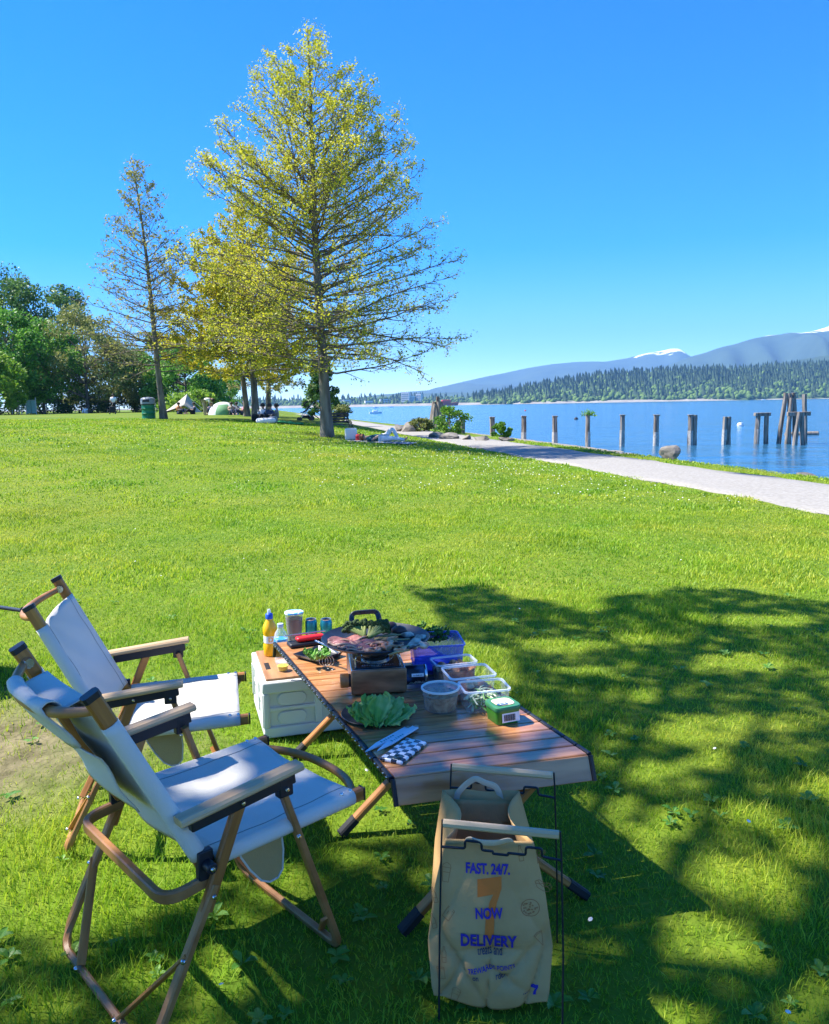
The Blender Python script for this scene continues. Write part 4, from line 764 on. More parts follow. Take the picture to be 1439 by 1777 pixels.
# tongs rest over the pan rim on the left
tg=thing('tongs','steel wire tongs leaning from the salad tray to the griddle rim','tongs',(0,0,0)); a=at(547,1112,TZ+.10); b=at(588,1134,TZ+.075)
for k in (0,1): obj('arm',MB().tube([(a[0],a[1]+.008*k,a[2]),((a[0]+b[0])/2,(a[1]+b[1])/2+.01*k,(a[2]+b[2])/2+.004),(b[0],b[1]+.008*k,b[2])],.0025,7),STEEL,tg)
for k in range(3):
    c=at(562+k*5,1147,TZ+.02); obj('ring',MB().tube([(c[0]+.018*math.cos(q),c[1]+.006*math.sin(q),c[2]+.019*math.sin(q)) for q in np.linspace(0,6.28,14)],.002,6),STEEL,tg)
# lettuce plate
PLT=mat('dark_plate',(.025,.028,.032),.3,(.05,.055,.06),18)
q=ont(653,1243); pl=thing('plate','dark round plate under the lettuce leaves','plate',q); obj('dish',MB().lathe([(.0001,.002),(.08,.002),(.112,.009),(.119,.014),(.1175,.0155),(.110,.012),(.08,.006),(.0001,.006)],48),PLT,pl,smooth=50)
LET=leafmat('lettuce',(.08,.28,.03),(.22,.48,.08),(.48,.66,.28),.3,.35,14)
def leaf_frill(name,lab,cat,p,L,Wd,rz,tilt,sd,m,group,cup=.5):
    r=np.random.default_rng(sd); ph=r.uniform(0,6,3); P=[]
    for i in range(15):
        u=i/14; row=[]
        wv=Wd*(.16+.84*math.sin(min(u*1.25,1.25)*math.pi/2.1)**.8)*(1-.45*max(0,u-.75)/.25)
        for j in range(17):
            v=j/8-1; fr=(abs(v)**3+max(0,u-.7)*1.5)
            z=cup*L*.35*u*u+.35*Wd*abs(v)**1.6*u+.013*fr*math.sin(v*17+u*21+ph[0])+.007*fr*math.sin(u*43+v*9+ph[1])+.004*math.sin(v*8+ph[2]+u*6)
            row.append((u*L+.008*fr*math.sin(v*21+ph[1]),v*wv+.010*fr*math.sin(u*37+ph[2]),z))
        P.append(row)
    o=obj(name,MB().grid(P),m,None,Matrix.Translation(p)@Matrix.Rotation(rz,4,'Z')@Matrix.Rotation(-tilt,4,'Y'),smooth=180,solid=.0012,sub=1); return tag(o,lab,cat,group)
q0=Vector(ont(660,1256,TZ+.012))
for i,(dx,dy,L,w,a,ti,sd) in enumerate(((-.005,-.025,.105,.048,105,.5,1),(-.02,-.02,.098,.044,128,.4,2),(.022,-.022,.105,.046,72,.42,3),(.035,-.025,.09,.042,38,.25,4),(.0,-.015,.09,.045,92,.8,5),(-.03,-.02,.085,.04,150,.25,6))):
    leaf_frill('lettuce_leaf','frilly green lettuce leaf heaped on the dark round plate','lettuce',q0+Vector((dx,dy,.002*i)),L,w,R(a),ti,sd,LET,'lettuce leaves on the plate')
# salad tray
tr=thing('salad_tray','small dark square tray of salad leaves beside the stove','tray',ont(553,1141),R(-38))
m=MB(); w=.075
m.add([(-w*.8,-w*.8,.002),(w*.8,-w*.8,.002),(w*.8,w*.8,.002),(-w*.8,w*.8,.002),(-w,-w,.022),(w,-w,.022),(w,w,.022),(-w,w,.022)],[(0,1,2,3),(0,4,5,1),(1,5,6,2),(2,6,7,3),(3,7,4,0)]); obj('dish',m,PLT,tr,solid=.003,bevel=.004)
for i in range(9): leaf_frill('salad_leaf','curly salad leaf piled in the small dark tray','salad leaf',Vector(ont(551+random.uniform(-8,9),1140+random.uniform(-6,4),TZ+.012+.003*i)),.05,.022,random.uniform(0,6.3),random.uniform(.1,.6),50+i,LET,'salad leaves in the tray')
# red pouch, black tray
pd=thing('knife_case','red and black kitchen scissors case at the far table corner','case',ont(533,1119),R(24)); RED=mat('red_plastic',(.55,.015,.02),.35)
obj('base',MB().box((0,0,.010),(.17,.07,.02)),BLACK,pd,bevel=.008); obj('top',MB().box((.015,.0,.031),(.13,.045,.020)),RED,pd,bevel=.009); obj('edge_strip',MB().box((0,.03,.045),(.19,.012,.005)),STEEL,pd,bevel=.002)
# chopsticks and chequered phone
PAP=mat('chopstick_paper',(.62,.72,.82),.6); PRT=mat('teal_print',(.05,.30,.33),.6)
for i,(a,b,z) in enumerate((((634,1306),(707,1265),.004),((655,1304),(721,1263),.0095))):
    p=Vector(ont(*a,TZ+z)); q=Vector(ont(*b,TZ+z)); d=(q-p); L=d.length; rz=math.atan2(d.y,d.x)
    t=thing('chopstick_sleeve','pale paper chopstick sleeve lying by the chequered phone case','chopsticks',p,rz,'chopstick sleeves on the table')
    obj('sleeve',MB().add([(0,0,0),(L*.3,-.011,0),(L,-.012,0),(L,.012,0),(L*.3,.011,0)]+[(0,0,.004),(L*.3,-.011,.005),(L,-.011,.005),(L,.011,.005),(L*.3,.011,.005)],[(4,3,2,1,0),(5,6,7,8,9)]+[(k,(k+1)%5,(k+1)%5+5,k+5) for k in range(5)]),PAP,t,smooth=0)
    V,F=strokes(.07,.010,6,4); obj('lettering',MB().add([(L*.5+v[0],v[1],.0057) for v in V],F),PRT,t,smooth=0)
    obj('stick',MB().box((L+.004,0,.003),(.014,.012,.004)),PALE,t)
a,b,c=[at(x,y,TZ+.012) for x,y in ((657,1311),(699,1326),(744,1289))]; xa=(b-a)[:2]; PHL=float(np.linalg.norm((c-b)[:2])); PHW=.076; mid=(a+c)[:2]/2; rz=math.atan2((c-b)[1],(c-b)[0])
t=thing('phone','phone lying face down in a black and white chequered case','phone',(mid[0],mid[1],TZ),rz)
def chk(name):
    m,n,l,bb=new_mat(name); tc=n.new('ShaderNodeTexCoord'); ck=n.new('ShaderNodeTexChecker'); ck.inputs['Scale'].default_value=1/.0193; ad=n.new('ShaderNodeVectorMath'); ad.inputs[1].default_value=(.0005,.0005,.0071); l.new(tc.outputs['Object'],ad.inputs[0]); l.new(ad.outputs[0],ck.inputs['Vector']); ck.inputs['Color1'].default_value=(.72,.76,.8,1); ck.inputs['Color2'].default_value=(.012,.016,.035,1); l.new(ck.outputs[0],bb.inputs['Base Color']); bb.inputs['Roughness'].default_value=.18; bb.inputs['Coat Weight'].default_value=.5; return m
obj('case',MB().box((0,0,.006),(PHL,PHW,.012)),chk('chequer'),t,bevel=.005); obj('camera_plate',MB().box((-PHL/2+.024,-.012,.0128),(.03,.03,.003)),mat('camera_glass',(.02,.05,.06),.1),t,bevel=.004)
for k in ((-.006,-.006),(.006,.006)): obj('lens',MB().lathe([(.006,0),(.006,.003),(.0045,.0035),(.0001,.003)],16,(-PHL/2+.024+k[0],-.012+k[1],.0142)),SGL,t)
# food boxes
def rrect(hx,hy,r,n=5):
    o=[]
    for sx,sy,a0 in ((1,1,0),(-1,1,90),(-1,-1,180),(1,-1,270)):
        for k in range(n+1): a=R(a0+90*k/n); o.append((sx*(hx-r)+r*math.cos(a),sy*(hy-r)+r*math.sin(a)))
    return o
def tub(name,lab,cat,pts,ztop,m,h,taper=.86,contents=None,fill=.6,rim=.006,group=None):
    P=[at(x,y,ztop) for x,y in pts]; c=sum(P)/4; ex=(P[1]-P[0]+P[2]-P[3])/2; ey=(P[0]-P[3]+P[1]-P[2])/2; hx=float(np.linalg.norm(ex[:2]))/2; hy=float(np.linalg.norm(ey[:2]))/2; rz=math.atan2(ex[1],ex[0])
    t=thing(name,lab,cat,(c[0],c[1],TZ),rz,group); h=ztop-TZ
    def shell(levels,close=False):
        mb=MB(); n=24; V=[]
        for k,z,r in levels: V+=[(x,y,z) for x,y in rrect(hx*k,hy*k,r)]
        F=[(i*n+j,i*n+(j+1)%n,(i+1)*n+(j+1)%n,(i+1)*n+j) for i in range(len(levels)-1) for j in range(n)]
        F.append(tuple(range(n-1,-1,-1)))
        if close: F.append(tuple((len(levels)-1)*n+j for j in range(n)))
        return mb.add(V,F)
    obj('tub',shell([(taper-.03,.001,.012),(taper,.004,.016),(.95,h-.006,.018)]),m,t,smooth=60)
    k=1.0; ring=MB(); n=24; A=rrect(hx,hy,.02); B=rrect(hx-.006,hy-.006,.017); V=[(x,y,h-.006) for x,y in A]+[(x,y,h) for x,y in A]+[(x,y,h) for x,y in B]+[(x,y,h-.007) for x,y in B]
    ring.add(V,[(i*n+j,i*n+(j+1)%n,((i+1)%4)*n+(j+1)%n,((i+1)%4)*n+j) for i in range(4) for j in range(n)]); obj('rim',ring,RIMM if m is not BLUEC else m,t,smooth=50)
    return t,hx,hy,h,shell
RIMM=clear('rim_plastic',opac=.45); BLUEC=clear('blue_plastic',(.40,.48,.98),.15,.30,(.20,.28,.85))
def fillbox(t,hx,hy,h,m,z0,name='filling',amp=.008,seed=0,taper=.86):
    r=np.random.default_rng(seed); P=[]; ph=r.uniform(0,6,8)
    for i in range(16):
        row=[]
        for j in range(14):
            u=i/7.5-1; v=j/6.5-1; z=z0+amp*(math.sin(u*7+ph[0]+v*3)+math.sin(v*8+ph[1]-u*4)+r.uniform(-.6,.6)); row.append((u*hx*.89,v*hy*.89,max(z,.006)))
        P.append(row)
    mb=MB().grid(P); n0=16; 
    bot=MB(); A=rrect(hx*.84,hy*.84,.014); B=rrect(hx*.885,hy*.885,.016); n=24
    mb.add([(x,y,.006) for x,y in A]+[(x,y,z0) for x,y in B],[(j,(j+1)%n,(j+1)%n+n,j+n) for j in range(n)]+[tuple(range(n-1,-1,-1))]); return obj(name,mb,m,t,smooth=50)
KIM=mat('marinated_meat',(.22,.05,.012),.35,(.50,.24,.10),35,bump=.8,bscale=50); SSAM=mat('ssamjang',(.28,.13,.05),.5,(.50,.32,.16),60,bump=1,bscale=120)
def chunks(t,hx,hy,z,n,m,seed,name='meat_chunk',s=.013):
    r=np.random.default_rng(seed)
    for k in range(n):
        a=r.uniform(.7,1.4,3)*s; mb=MB(); mb.lathe([(.0001,-1),(.7,-.7),(1,0),(.75,.65),(.0001,1)],8,(0,0,0)); V=[(v[0]*a[0]+r.uniform(-.002,.002),v[1]*a[1]+r.uniform(-.002,.002),v[2]*a[2]*.7) for v in mb.v]; mb.v=V
        obj(name,mb,m,t,Matrix.Translation((r.uniform(-1,1)*hx*.62,r.uniform(-1,1)*hy*.62,z+r.uniform(-.002,.007)))@Matrix.Rotation(r.uniform(0,6),4,'Z'),smooth=180)
t,hx,hy,h,_=tub('food_container','clear box of marinated meat beside the blue box','food box',((738,1142),(812,1134),(834,1148),(764,1155)),.53,CLR,.08); fillbox(t,hx,hy,h,KIM,.048,seed=1); chunks(t,hx,hy,.054,16,mat('cooked_chunk',(.42,.19,.08),.5,(.60,.36,.20),30),3)
t,hx,hy,h,_=tub('food_container','nearly empty clear box with brown sauce and a few pieces left','food box',((761,1158),(841,1150),(865.5,1171),(785,1178.6)),.54,CLR,.09); fillbox(t,hx,hy,h,mat('brown_sauce',(.26,.10,.04),.3,(.34,.16,.08),12),.028,amp=.003,seed=2); chunks(t,hx*.5,hy*.6,.034,5,mat('pale_chunk',(.55,.33,.16),.45,(.66,.48,.3),30),5)
t,hx,hy,h,_=tub('food_container','clear box of shredded pale green scallions','food box',((789.5,1182),(868,1176),(892.6,1195.5),(810,1202.6)),.53,CLR,.08)
SCA=[mat('scallion_pale',(.50,.58,.36),.45,(.62,.68,.5),20),mat('scallion_green',(.12,.30,.06),.45,(.28,.45,.14),20)]
for k in range(90):
    r=random; x=r.uniform(-1,1)*hx*.70; y=r.uniform(-1,1)*hy*.68; z=.010+r.random()*.050*(1-.45*abs(x/hx)); a=r.uniform(0,6.3); L=r.uniform(.018,.038); b=r.uniform(-.006,.006)
    obj('scallion_strip',MB().rect([(-L,0,-.003),(-L*.3,b,.003),(L*.3,b,.004),(L,0,-.002)],r.uniform(.004,.008),.0016),SCA[k%5<2],t,Matrix.Translation((x*.75,y*.75,z))@Matrix.Rotation(a,4,'Z')@Matrix.Rotation(r.uniform(-.4,.4),4,'Y'),smooth=60)
GRN=mat('green_tub',(.04,.22,.02),.35); GRL=mat('green_lid',(.05,.20,.08),.25)
t,hx,hy,h,sh=tub('margarine_tub','closed green plastic tub with barcode sticker and printed lid','tub',((838,1218.6),(877,1210),(912,1226.6),(863,1233)),.505,GRN,.055); 
for c in list(t.children):
    if c.name.startswith('rim'): bpy.data.objects.remove(c)
obj('lid',sh([(1.0,h-.008,.02),(1.02,h-.004,.022),(1.02,h+.004,.022),(.97,h+.007,.02)],True),GRL,t,smooth=40); obj('lid_print',MB().add([(x,y,h+.0085) for x,y in rrect(hx*.72,hy*.66,.02)],[tuple(range(24))]),mat('beige_print',(.60,.47,.33),.5,(.70,.62,.5),20),t)
obj('lid_band',MB().add([(x-hx*.25,y-hy*.42,h+.0095) for x,y in rrect(hx*.42,hy*.2,.008)],[tuple(range(24))]),mat('blue_print',(.05,.12,.22),.4),t); V,F=strokes(.022,.009,4,5); obj('lettering',MB().add([(v[0]-hx*.25,v[1]-hy*.42,h+.0102) for v in V],F),WLBL,t,smooth=0)
obj('barcode_label',MB().box((hx*.12,-hy*.955,h*.46),(hx*1.35,.002,h*.55),Matrix.Rotation(-.12,3,'X')),WLBL,t)
for k in range(15): obj('barcode_bar',MB().box((-hx*.40+k*.0028,-hy*.955-.0016,h*.46),(.0012+.0008*(k%3==0),.001,h*.38),Matrix.Rotation(-.12,3,'X')),BLACK,t)
q=ont(765,1230); rc=thing('round_container','round clear tub of coarse brown dipping paste','tub',q); rr=.066
obj('tub',MB().lathe([(.001,.001),(rr*.82,.001),(rr*.85,.004),(rr*.97,.076)],40),CLR,rc,smooth=50); obj('rim',MB().lathe([(rr*.96,.072),(rr*1.02,.074),(rr*1.02,.08),(rr*.94,.080),(rr*.93,.074)],40,close=True),mat('milky_rim',(.75,.75,.72),.35),rc,smooth=50)
m=MB(); m.lathe([(.001,.004),(rr*.80,.004),(rr*.90,.046),(rr*.93,.056),(rr*.80,.042),(rr*.5,.036),(.001,.034)],40); obj('paste',m,SSAM,rc,smooth=80)
for k in range(14): a=random.uniform(0,6.3); e=random.uniform(.6,1); obj('chilli_bit',MB().box((rr*.90*math.cos(a),rr*.90*math.sin(a),.046+.024*random.random()),(.008*e,.007,.006*e),Matrix.Rotation(a,3,'Z')),KIM,rc,bevel=.002)
t,hx,hy,h,_=tub('vegetable_box','translucent blue plastic box of green leaves behind the griddle','box',((700,1098),(786,1094),(817.5,1118),(722,1123)),.57,BLUEC,.12)
fillbox(t,hx,hy,h,mat('blue_base',(.06,.07,.55),.4,(.14,.18,.7),8),.02,amp=.002,seed=8,name='liner')
CHI=leafmat('dark_leaf',(.01,.045,.008),(.03,.11,.015),(.08,.2,.03),.25,.35,20)
for k in range(16):
    p=Vector(at(742+random.uniform(-30,28),1112+random.uniform(-9,5),.53)); leaf_frill('herb_leaf','long dark green leaf lying in the blue box','leaf',Vector((p.x-.04,p.y,.525+.0025*k)),.09,.016,R(random.uniform(-30,60)),random.uniform(-.15,.12),80+k,CHI,'dark leaves in the blue box',.2)
# ------------------------------------------------------------ wagon handle at the left edge
wg=thing('wagon','black folding wagon with its pull handle tipped towards the chairs','wagon',(-3.05,4.5,0),.1)
obj('body',MB().box((0,0,.36),(.95,.52,.40)),mat('black_cloth',(.012,.012,.014),.9,bump=.3,bscale=60),wg,bevel=.03)
for x in (-.36,.36):
    for y in (-.25,.25): 
        w=obj('wheel',MB().lathe([(.03,-.03),(.09,-.03),(.1,-.02),(.1,.02),(.09,.03),(.03,.03)],20,(x,y,.1),Matrix.Rotation(R(90),3,'X')),BLACK,wg); obj('hub',MB().lathe([(.04,-.033),(.04,.033)],12,(x,y,.1),Matrix.Rotation(R(90),3,'X')),SATIN,w)
hp=[Matrix.Rotation(-.1,3,'Z')@(Vector(at(x,y,z))-Vector((-3.05,4.5,0))) for x,y,z in ((-90,1050,.40),(0,1054,.55),(48,1061,.62))]; obj('pull_handle',MB().tube([(.40,0,.45)]+hp,[.012,.011,.010,.009],10),BLACK,wg); obj('grip',MB().tube([hp[2]+Vector((0,-.05,.02)),hp[2],hp[2]+Vector((0,.05,-.03))],.014,10),BLACK,wg)
# ------------------------------------------------------------ bag stand and paper bag
BS=thing('bag_stand','black wire bag stand with two pale wooden dowel handles','bag stand',(.19,1.85,0),-.235)
DOW=mat('dowel_wood',(.50,.36,.20),.5,(.62,.47,.29),8,(.4,6,6))
def wire_frame(y,x0,zt,dz):
    hw=.137; L=Vector((x0-hw,y,zt)); Rr=Vector((x0+hw,y,zt))
    bar('dowel',L,Rr,.019,.019,DOW,BS,ch=.3)
    for s,p in ((-1,L),(1,Rr)): obj('upright_wire',MB().tube([p+Vector((s*.003,0,.008)),p+Vector((s*.006,0,-.05)),Vector((x0+s*(hw+.012),y-dz*.3,.2)),Vector((x0+s*(hw+.012),y-dz,0.0))],.0024,7),BLACK,BS)
    z=zt-.055; h=.016; pts=[(x0-hw-.006,y,z-.006)]
    for xa,xb in ((-.085,-.045),(-.018,.018),(.06,.098)):
        up=h if xa!=-.018 else -h*.6; pts+=[(x0+xa,y,z-.004),(x0+xa,y,z+up),(x0+xb,y,z+up),(x0+xb,y,z-.004)]
    pts+=[(x0+hw+.006,y,z-.008)]; obj('hook_wire',MB().tube(fillet(pts,.007,4),.0032,8),BLACK,BS)
wire_frame(0,0,.50,.03); wire_frame(.30,-.035,.505,-.03)
KR=mat('kraft_paper',(.46,.27,.105),.8,(.53,.33,.14),9,bump=.12,bscale=70)
BG=thing('paper_bag','brown kraft paper delivery bag with purple and orange print, hanging from the stand','paper bag',(.165,1.868,0),-.10)
ZB,ZT=.028,.452
def hwid(t): return np.interp(t,[0,.08,.38,.7,1],[.138,.143,.152,.134,.106])
_cr=[((.0,.345),(1,.03),.035,.022),((-.5,.27),(.75,-.45),.03,.014),((.45,.27),(.8,.35),.03,.012),((-.05,.08),(.25,.97),.03,.007),((.7,.55),(.8,-.45),.05,.006),((-.7,.62),(.7,.6),.05,.006),((.2,.20),(.95,-.2),.03,.012),((.7,.14),(.6,.8),.03,.010),((-.7,.12),(.8,.5),.03,.012)]
def bulge(s,t):
    y=-.016*(1-s*s)*math.sin(math.pi*min(1,t*1.05))**.7
    for (cs,ct),(ds,dt),w,a in _cr:
        n=math.hypot(ds,dt); d=((s-cs)*dt-(t-ct)*ds)/n; al=((s-cs)*ds+(t-ct)*dt)/n; y+=a*1.25*math.exp(-abs(d)/w)*math.exp(-(al/.42)**2)
    y-=.010*math.exp(-((s+.45)**2/.10+(t-.18)**2/.012))+.011*math.exp(-((s-.4)**2/.10+(t-.12)**2/.015))
    return y
def front(s,t):
    return (s*hwid(t), .018*t+bulge(s,t)*(.3+.7*min(1,(1-t)*2.2)), ZB+(ZT-ZB)*t+.010*s*s*0-.014*max(0,1-t*8)*(math.cos(s*3)-.4))
P=[[front(s,t) for s in np.linspace(-1,1,61)] for t in np.linspace(0,1,71)]
obj('front_panel',MB().grid(P),KR,BG,smooth=60,solid=.0012)
def backp(s,t): return (s*hwid(t)*.98-.025*t, .165+.10*t+.006*math.sin(s*5+t*4), ZB+(ZT-ZB-.0)*t+.006)
obj('back_panel',MB().grid([[backp(s,t) for s in np.linspace(-1,1,25)] for t in np.linspace(0,1,25)]),KR,BG,smooth=60,solid=.0012)
for sd in (-1,1):
    G=[]
    for t in np.linspace(0,1,25):
        a=Vector(front(sd,t)); b=Vector(backp(sd,t)); row=[]
        for k in range(11):
            u=k/10; p=a*(1-u)+b*u; p.x-=sd*.045*math.sin(u*math.pi)**1.0*(.25+.75*t)*(1-abs(2*u-1)*.0); row.append(tuple(p))
        G.append(row)
    obj('gusset',MB().grid(G),KR,BG,smooth=50,solid=.0012)
obj('base',MB().add([front(-1,0),front(1,0),backp(1,0),backp(-1,0)],[(0,1,2,3)]),KR,BG,solid=.001)
obj('inner_patch',MB().grid([[(x,backp(0,t)[1]-.004,backp(0,t)[2]) for x in np.linspace(-.095,.055,8)] for t in np.linspace(.80,.95,6)]),KR,BG,solid=.001)
HND=mat('paper_handle',(.52,.44,.31),.8,(.58,.5,.37),20)
def handle(fn,y,x0,zt,amp):
    pts=[(x0-.062,y,zt-.05),(x0-.06,y,zt-.005),(x0-.035,y-.004,zt+.026),(x0-.008,y-.004,zt+amp),(x0+.012,y-.004,zt+amp-.012),(x0+.045,y-.004,zt+.024),(x0+.058,y,zt-.005),(x0+.058,y,zt-.05)]
    obj('handle',MB().rect(fillet(pts,.012,4),.016,.0022,(0,1,.0)),HND,BG,smooth=60)
handle(0,.262,-.03,ZT,.045)
obj('handle',MB().rect(fillet([(-.055,.03,ZT-.03),(-.05,.016,ZT+.004),(-.02,-.012,ZT+.010),(.015,-.012,ZT+.010),(.05,.016,ZT+.004),(.055,.03,ZT-.03)],.012,4),.016,.0022,(0,1,.2)),HND,BG,smooth=60)
# print on the front
def on_panel(V2,F,m,name,cuts=1,lift=.0016):
    bm=bmesh.new(); vs=[bm.verts.new((x,z,0)) for x,z in V2]
    for f in F:
        try: bm.faces.new([vs[i] for i in f])
        except ValueError: pass
    bmesh.ops.triangulate(bm,faces=bm.faces[:])
    if cuts: bmesh.ops.subdivide_edges(bm,edges=bm.edges[:],cuts=cuts,use_grid_fill=True)
    mb=MB(); V=[]
    for v in bm.verts:
        t=v.co.y; s=v.co.x/float(hwid(t)); p=front(s,t); V.append((p[0],p[1]-lift,p[2]))
    bm.verts.index_update(); mb.add(V,[tuple(q.index for q in f.verts) for f in bm.faces]); bm.free()
    return obj(name,mb,m,BG,smooth=0)
HT=ZT-ZB
PUR=mat('purple_print',(.035,.02,.30),.7); ORG=mat('orange_ink',(.66,.17,.025),.75); ORL=mat('orange_line',(.36,.14,.05),.8); GRY=mat('grey_ink',(.06,.055,.10),.8)
def ptext(txt,x,t,width,m,bold=True,rot=0,sp=1.0,st=1.45,lift=.0026):
    bold=.034 if bold else .012
    V,F=text_mesh(txt,.03,bold,sp); k=width/(V[:,0].max()-V[:,0].min()); c,s_=math.cos(rot),math.sin(rot)
    V2=[(x+(v[0]*c-v[1]*s_*st)*k, t+((v[0]*s_+v[1]*c*st)*k)/HT) for v in V]; on_panel(V2,F,m,'lettering',0,lift)
ptext('FAST. 24/7.',-.004,.835,.106,PUR,sp=.95)
sev=[(-.5,.5),(.5,.56),(.5,.36),(.30,.12),(.20,-.12),(.17,-.5),(-.22,-.5),(-.16,-.14),(0,.13),(.16,.26),(-.5,.20)]
def seven(x,t,w,h,m): on_panel([(x+a*w,t+b*h/HT) for a,b in sev],[(0,1,2,9,10),(2,3,8,9),(3,4,7,8),(4,5,6,7)],m,'seven_mark',2)
seven(.0,.605,.058,.145,ORG); ptext('NOW',-.002,.585,.066,PUR,rot=.05,lift=.0042); ptext('DELIVERY',-.004,.415,.136,PUR,rot=.0,lift=.0045)
ptext('treats and',.0,.335,.06,GRY,False,.06); ptext('7REWARDS POINTS',.004,.245,.115,PUR,False,.13); ptext('on          rder.',.0,.195,.085,GRY,False,.05)
seven(.108,.115,.018,.03,PUR); V,F=strokes(.016,.006,4,6); on_panel([(.088+v[0],.10+v[1]/HT) for v in V],F,GRY,'print_mark',0)
def ribbon(pts,m,w=.0011,closed=False):
    P=[Vector((a,b*HT,0)) for a,b in pts]; 
    if closed: P.append(P[0])
    V=[];F=[]
    for i in range(len(P)-1):
        d=(P[i+1]-P[i]); 
        if d.length<1e-6: continue
        d.normalize(); n=Vector((-d.y,d.x,0))*w/2; k=len(V); V+=[P[i]-n-d*w*.3,P[i]+n-d*w*.3,P[i+1]+n+d*w*.3,P[i+1]-n+d*w*.3]; F.append((k,k+1,k+2,k+3))
    on_panel([(v.x,v.y/HT) for v in V],F,m,'doodle',0)
def circ(x,t,r,n=14): return [(x+r*math.cos(6.2832*k/n),t+r*math.sin(6.2832*k/n)/HT) for k in range(n)]
def poly(x,t,pts,rot=0,k=.001):
    c,s=math.cos(rot),math.sin(rot); return [(x+(a*c-b*s)*k,t+(a*s+b*c)*k/HT) for a,b in pts]
def doodle(x,t,shapes,rot=0):
    for pts,cl in shapes: ribbon(poly(x,t,pts,rot),ORL,closed=cl)
CU=[([(-10,14),(-7,-22),(7,-22),(10,14)],True),([(-11,14),(-8,22),(0,27),(8,22),(11,14)],False),([(-9,2),(9,2)],False)]
BO=[([(-5,-18),(-5,6),(-2,12),(-2,20),(2,20),(2,12),(5,6),(5,-18)],True),([(-5,-6),(5,-6)],False)]
PZ=[([(-10,14),(0,17),(11,13),(-3,-20)],True),([(-9,10),(0,13),(9,10)],False)]
CA=[([(-9,-15),(-9,15),(9,15),(9,-15)],True),([(-3,-4),(-3,6)],False),([(-9,11),(9,11)],False)]
HD=[([(-22,6),(-14,13),(0,9),(14,12),(22,4),(18,-8),(4,-10),(-12,-6)],True),([(-20,2),(-10,4),(0,0),(10,3),(20,-2)],False),([(-16,10),(-8,4),(0,8),(8,3),(16,7)],False)]
doodle(-.105,.80,CU,-.1); doodle(-.135,.66,BO,.3); doodle(-.10,.56,CA,-.55); doodle(-.138,.50,BO,.25); doodle(.075,.93,BO,.15); doodle(.122,.92,PZ,-.15); doodle(.128,.74,HD,-.35); doodle(.122,.43,PZ,.5); doodle(-.112,.31,BO,0); doodle(-.12,.2,CA,.1); doodle(-.085,.06,CU,-.2)
ribbon(circ(.098,.615,.022,22),ORL,.0016,True)
rp=random.Random(3)
for k in range(26):
    a=rp.uniform(0,6.3); r=.018*math.sqrt(rp.random()); ribbon(circ(.098+r*math.cos(a),.615+r*math.sin(a)/HT,.0016,5),ORL,.0012,True)
for p in ((.118,.92),(.124,.935),(.121,.905)): ribbon(circ(p[0],p[1],.0028,8),ORL,.001,True)
# ------------------------------------------------------------ tree whose shade covers the picnic
SH=[(-1.6,1.2),(-1.2,2.15),(-.75,2.42),(-.25,2.62),(.12,2.76),(.36,3.0),(.44,3.5),(.48,4.4),(.3,5.5),(-.05,6.75),(.6,6.6),(1.15,5.85),(2.2,6.75),(3.2,6.25),(5.5,6.4),(6.2,3),(5,.3),(2,-.6),(-.8,-.2)]
HOLES=[(1.216,3.614,.26,.13),(.69,2.92,.13,.09),(1.08,2.84,.17,.10),(.675,2.60,.09,.11),(1.02,2.46,.13,.09),(.79,2.15,.09,.11),(.60,1.83,.10,.06),(1.25,3.3,.10,.05),(.85,2.72,.08,.05),(1.35,2.55,.10,.07),(1.1,4.1,.14,.07),(1.6,3.7,.16,.07),(.75,3.55,.10,.06),(.9,4.5,.12,.06),(1.45,5.1,.2,.08),(2.4,4.2,.22,.09),(.25,2.05,.05,.04),(1.0,1.95,.08,.06),(.943,3.207,.16,.07),(-.24,2.24,.07,.07),(1.9,4.6,.3,.12),(.9,5.0,.25,.12),(2.3,5.6,.4,.15),(1.5,2.0,.2,.1),(1.7,3.0,.2,.12),(-.55,2.02,.10,.06)]
def inside(x,y,poly):
    c=np.zeros(len(x),bool); n=len(poly)
    for i in range(n):
        (x1,y1),(x2,y2)=poly[i],poly[(i+1)%n]; k=((y1>y)!=(y2>y))&(x<(x2-x1)*(y-y1)/(y2-y1+1e-12)+x1); c^=k
    return c
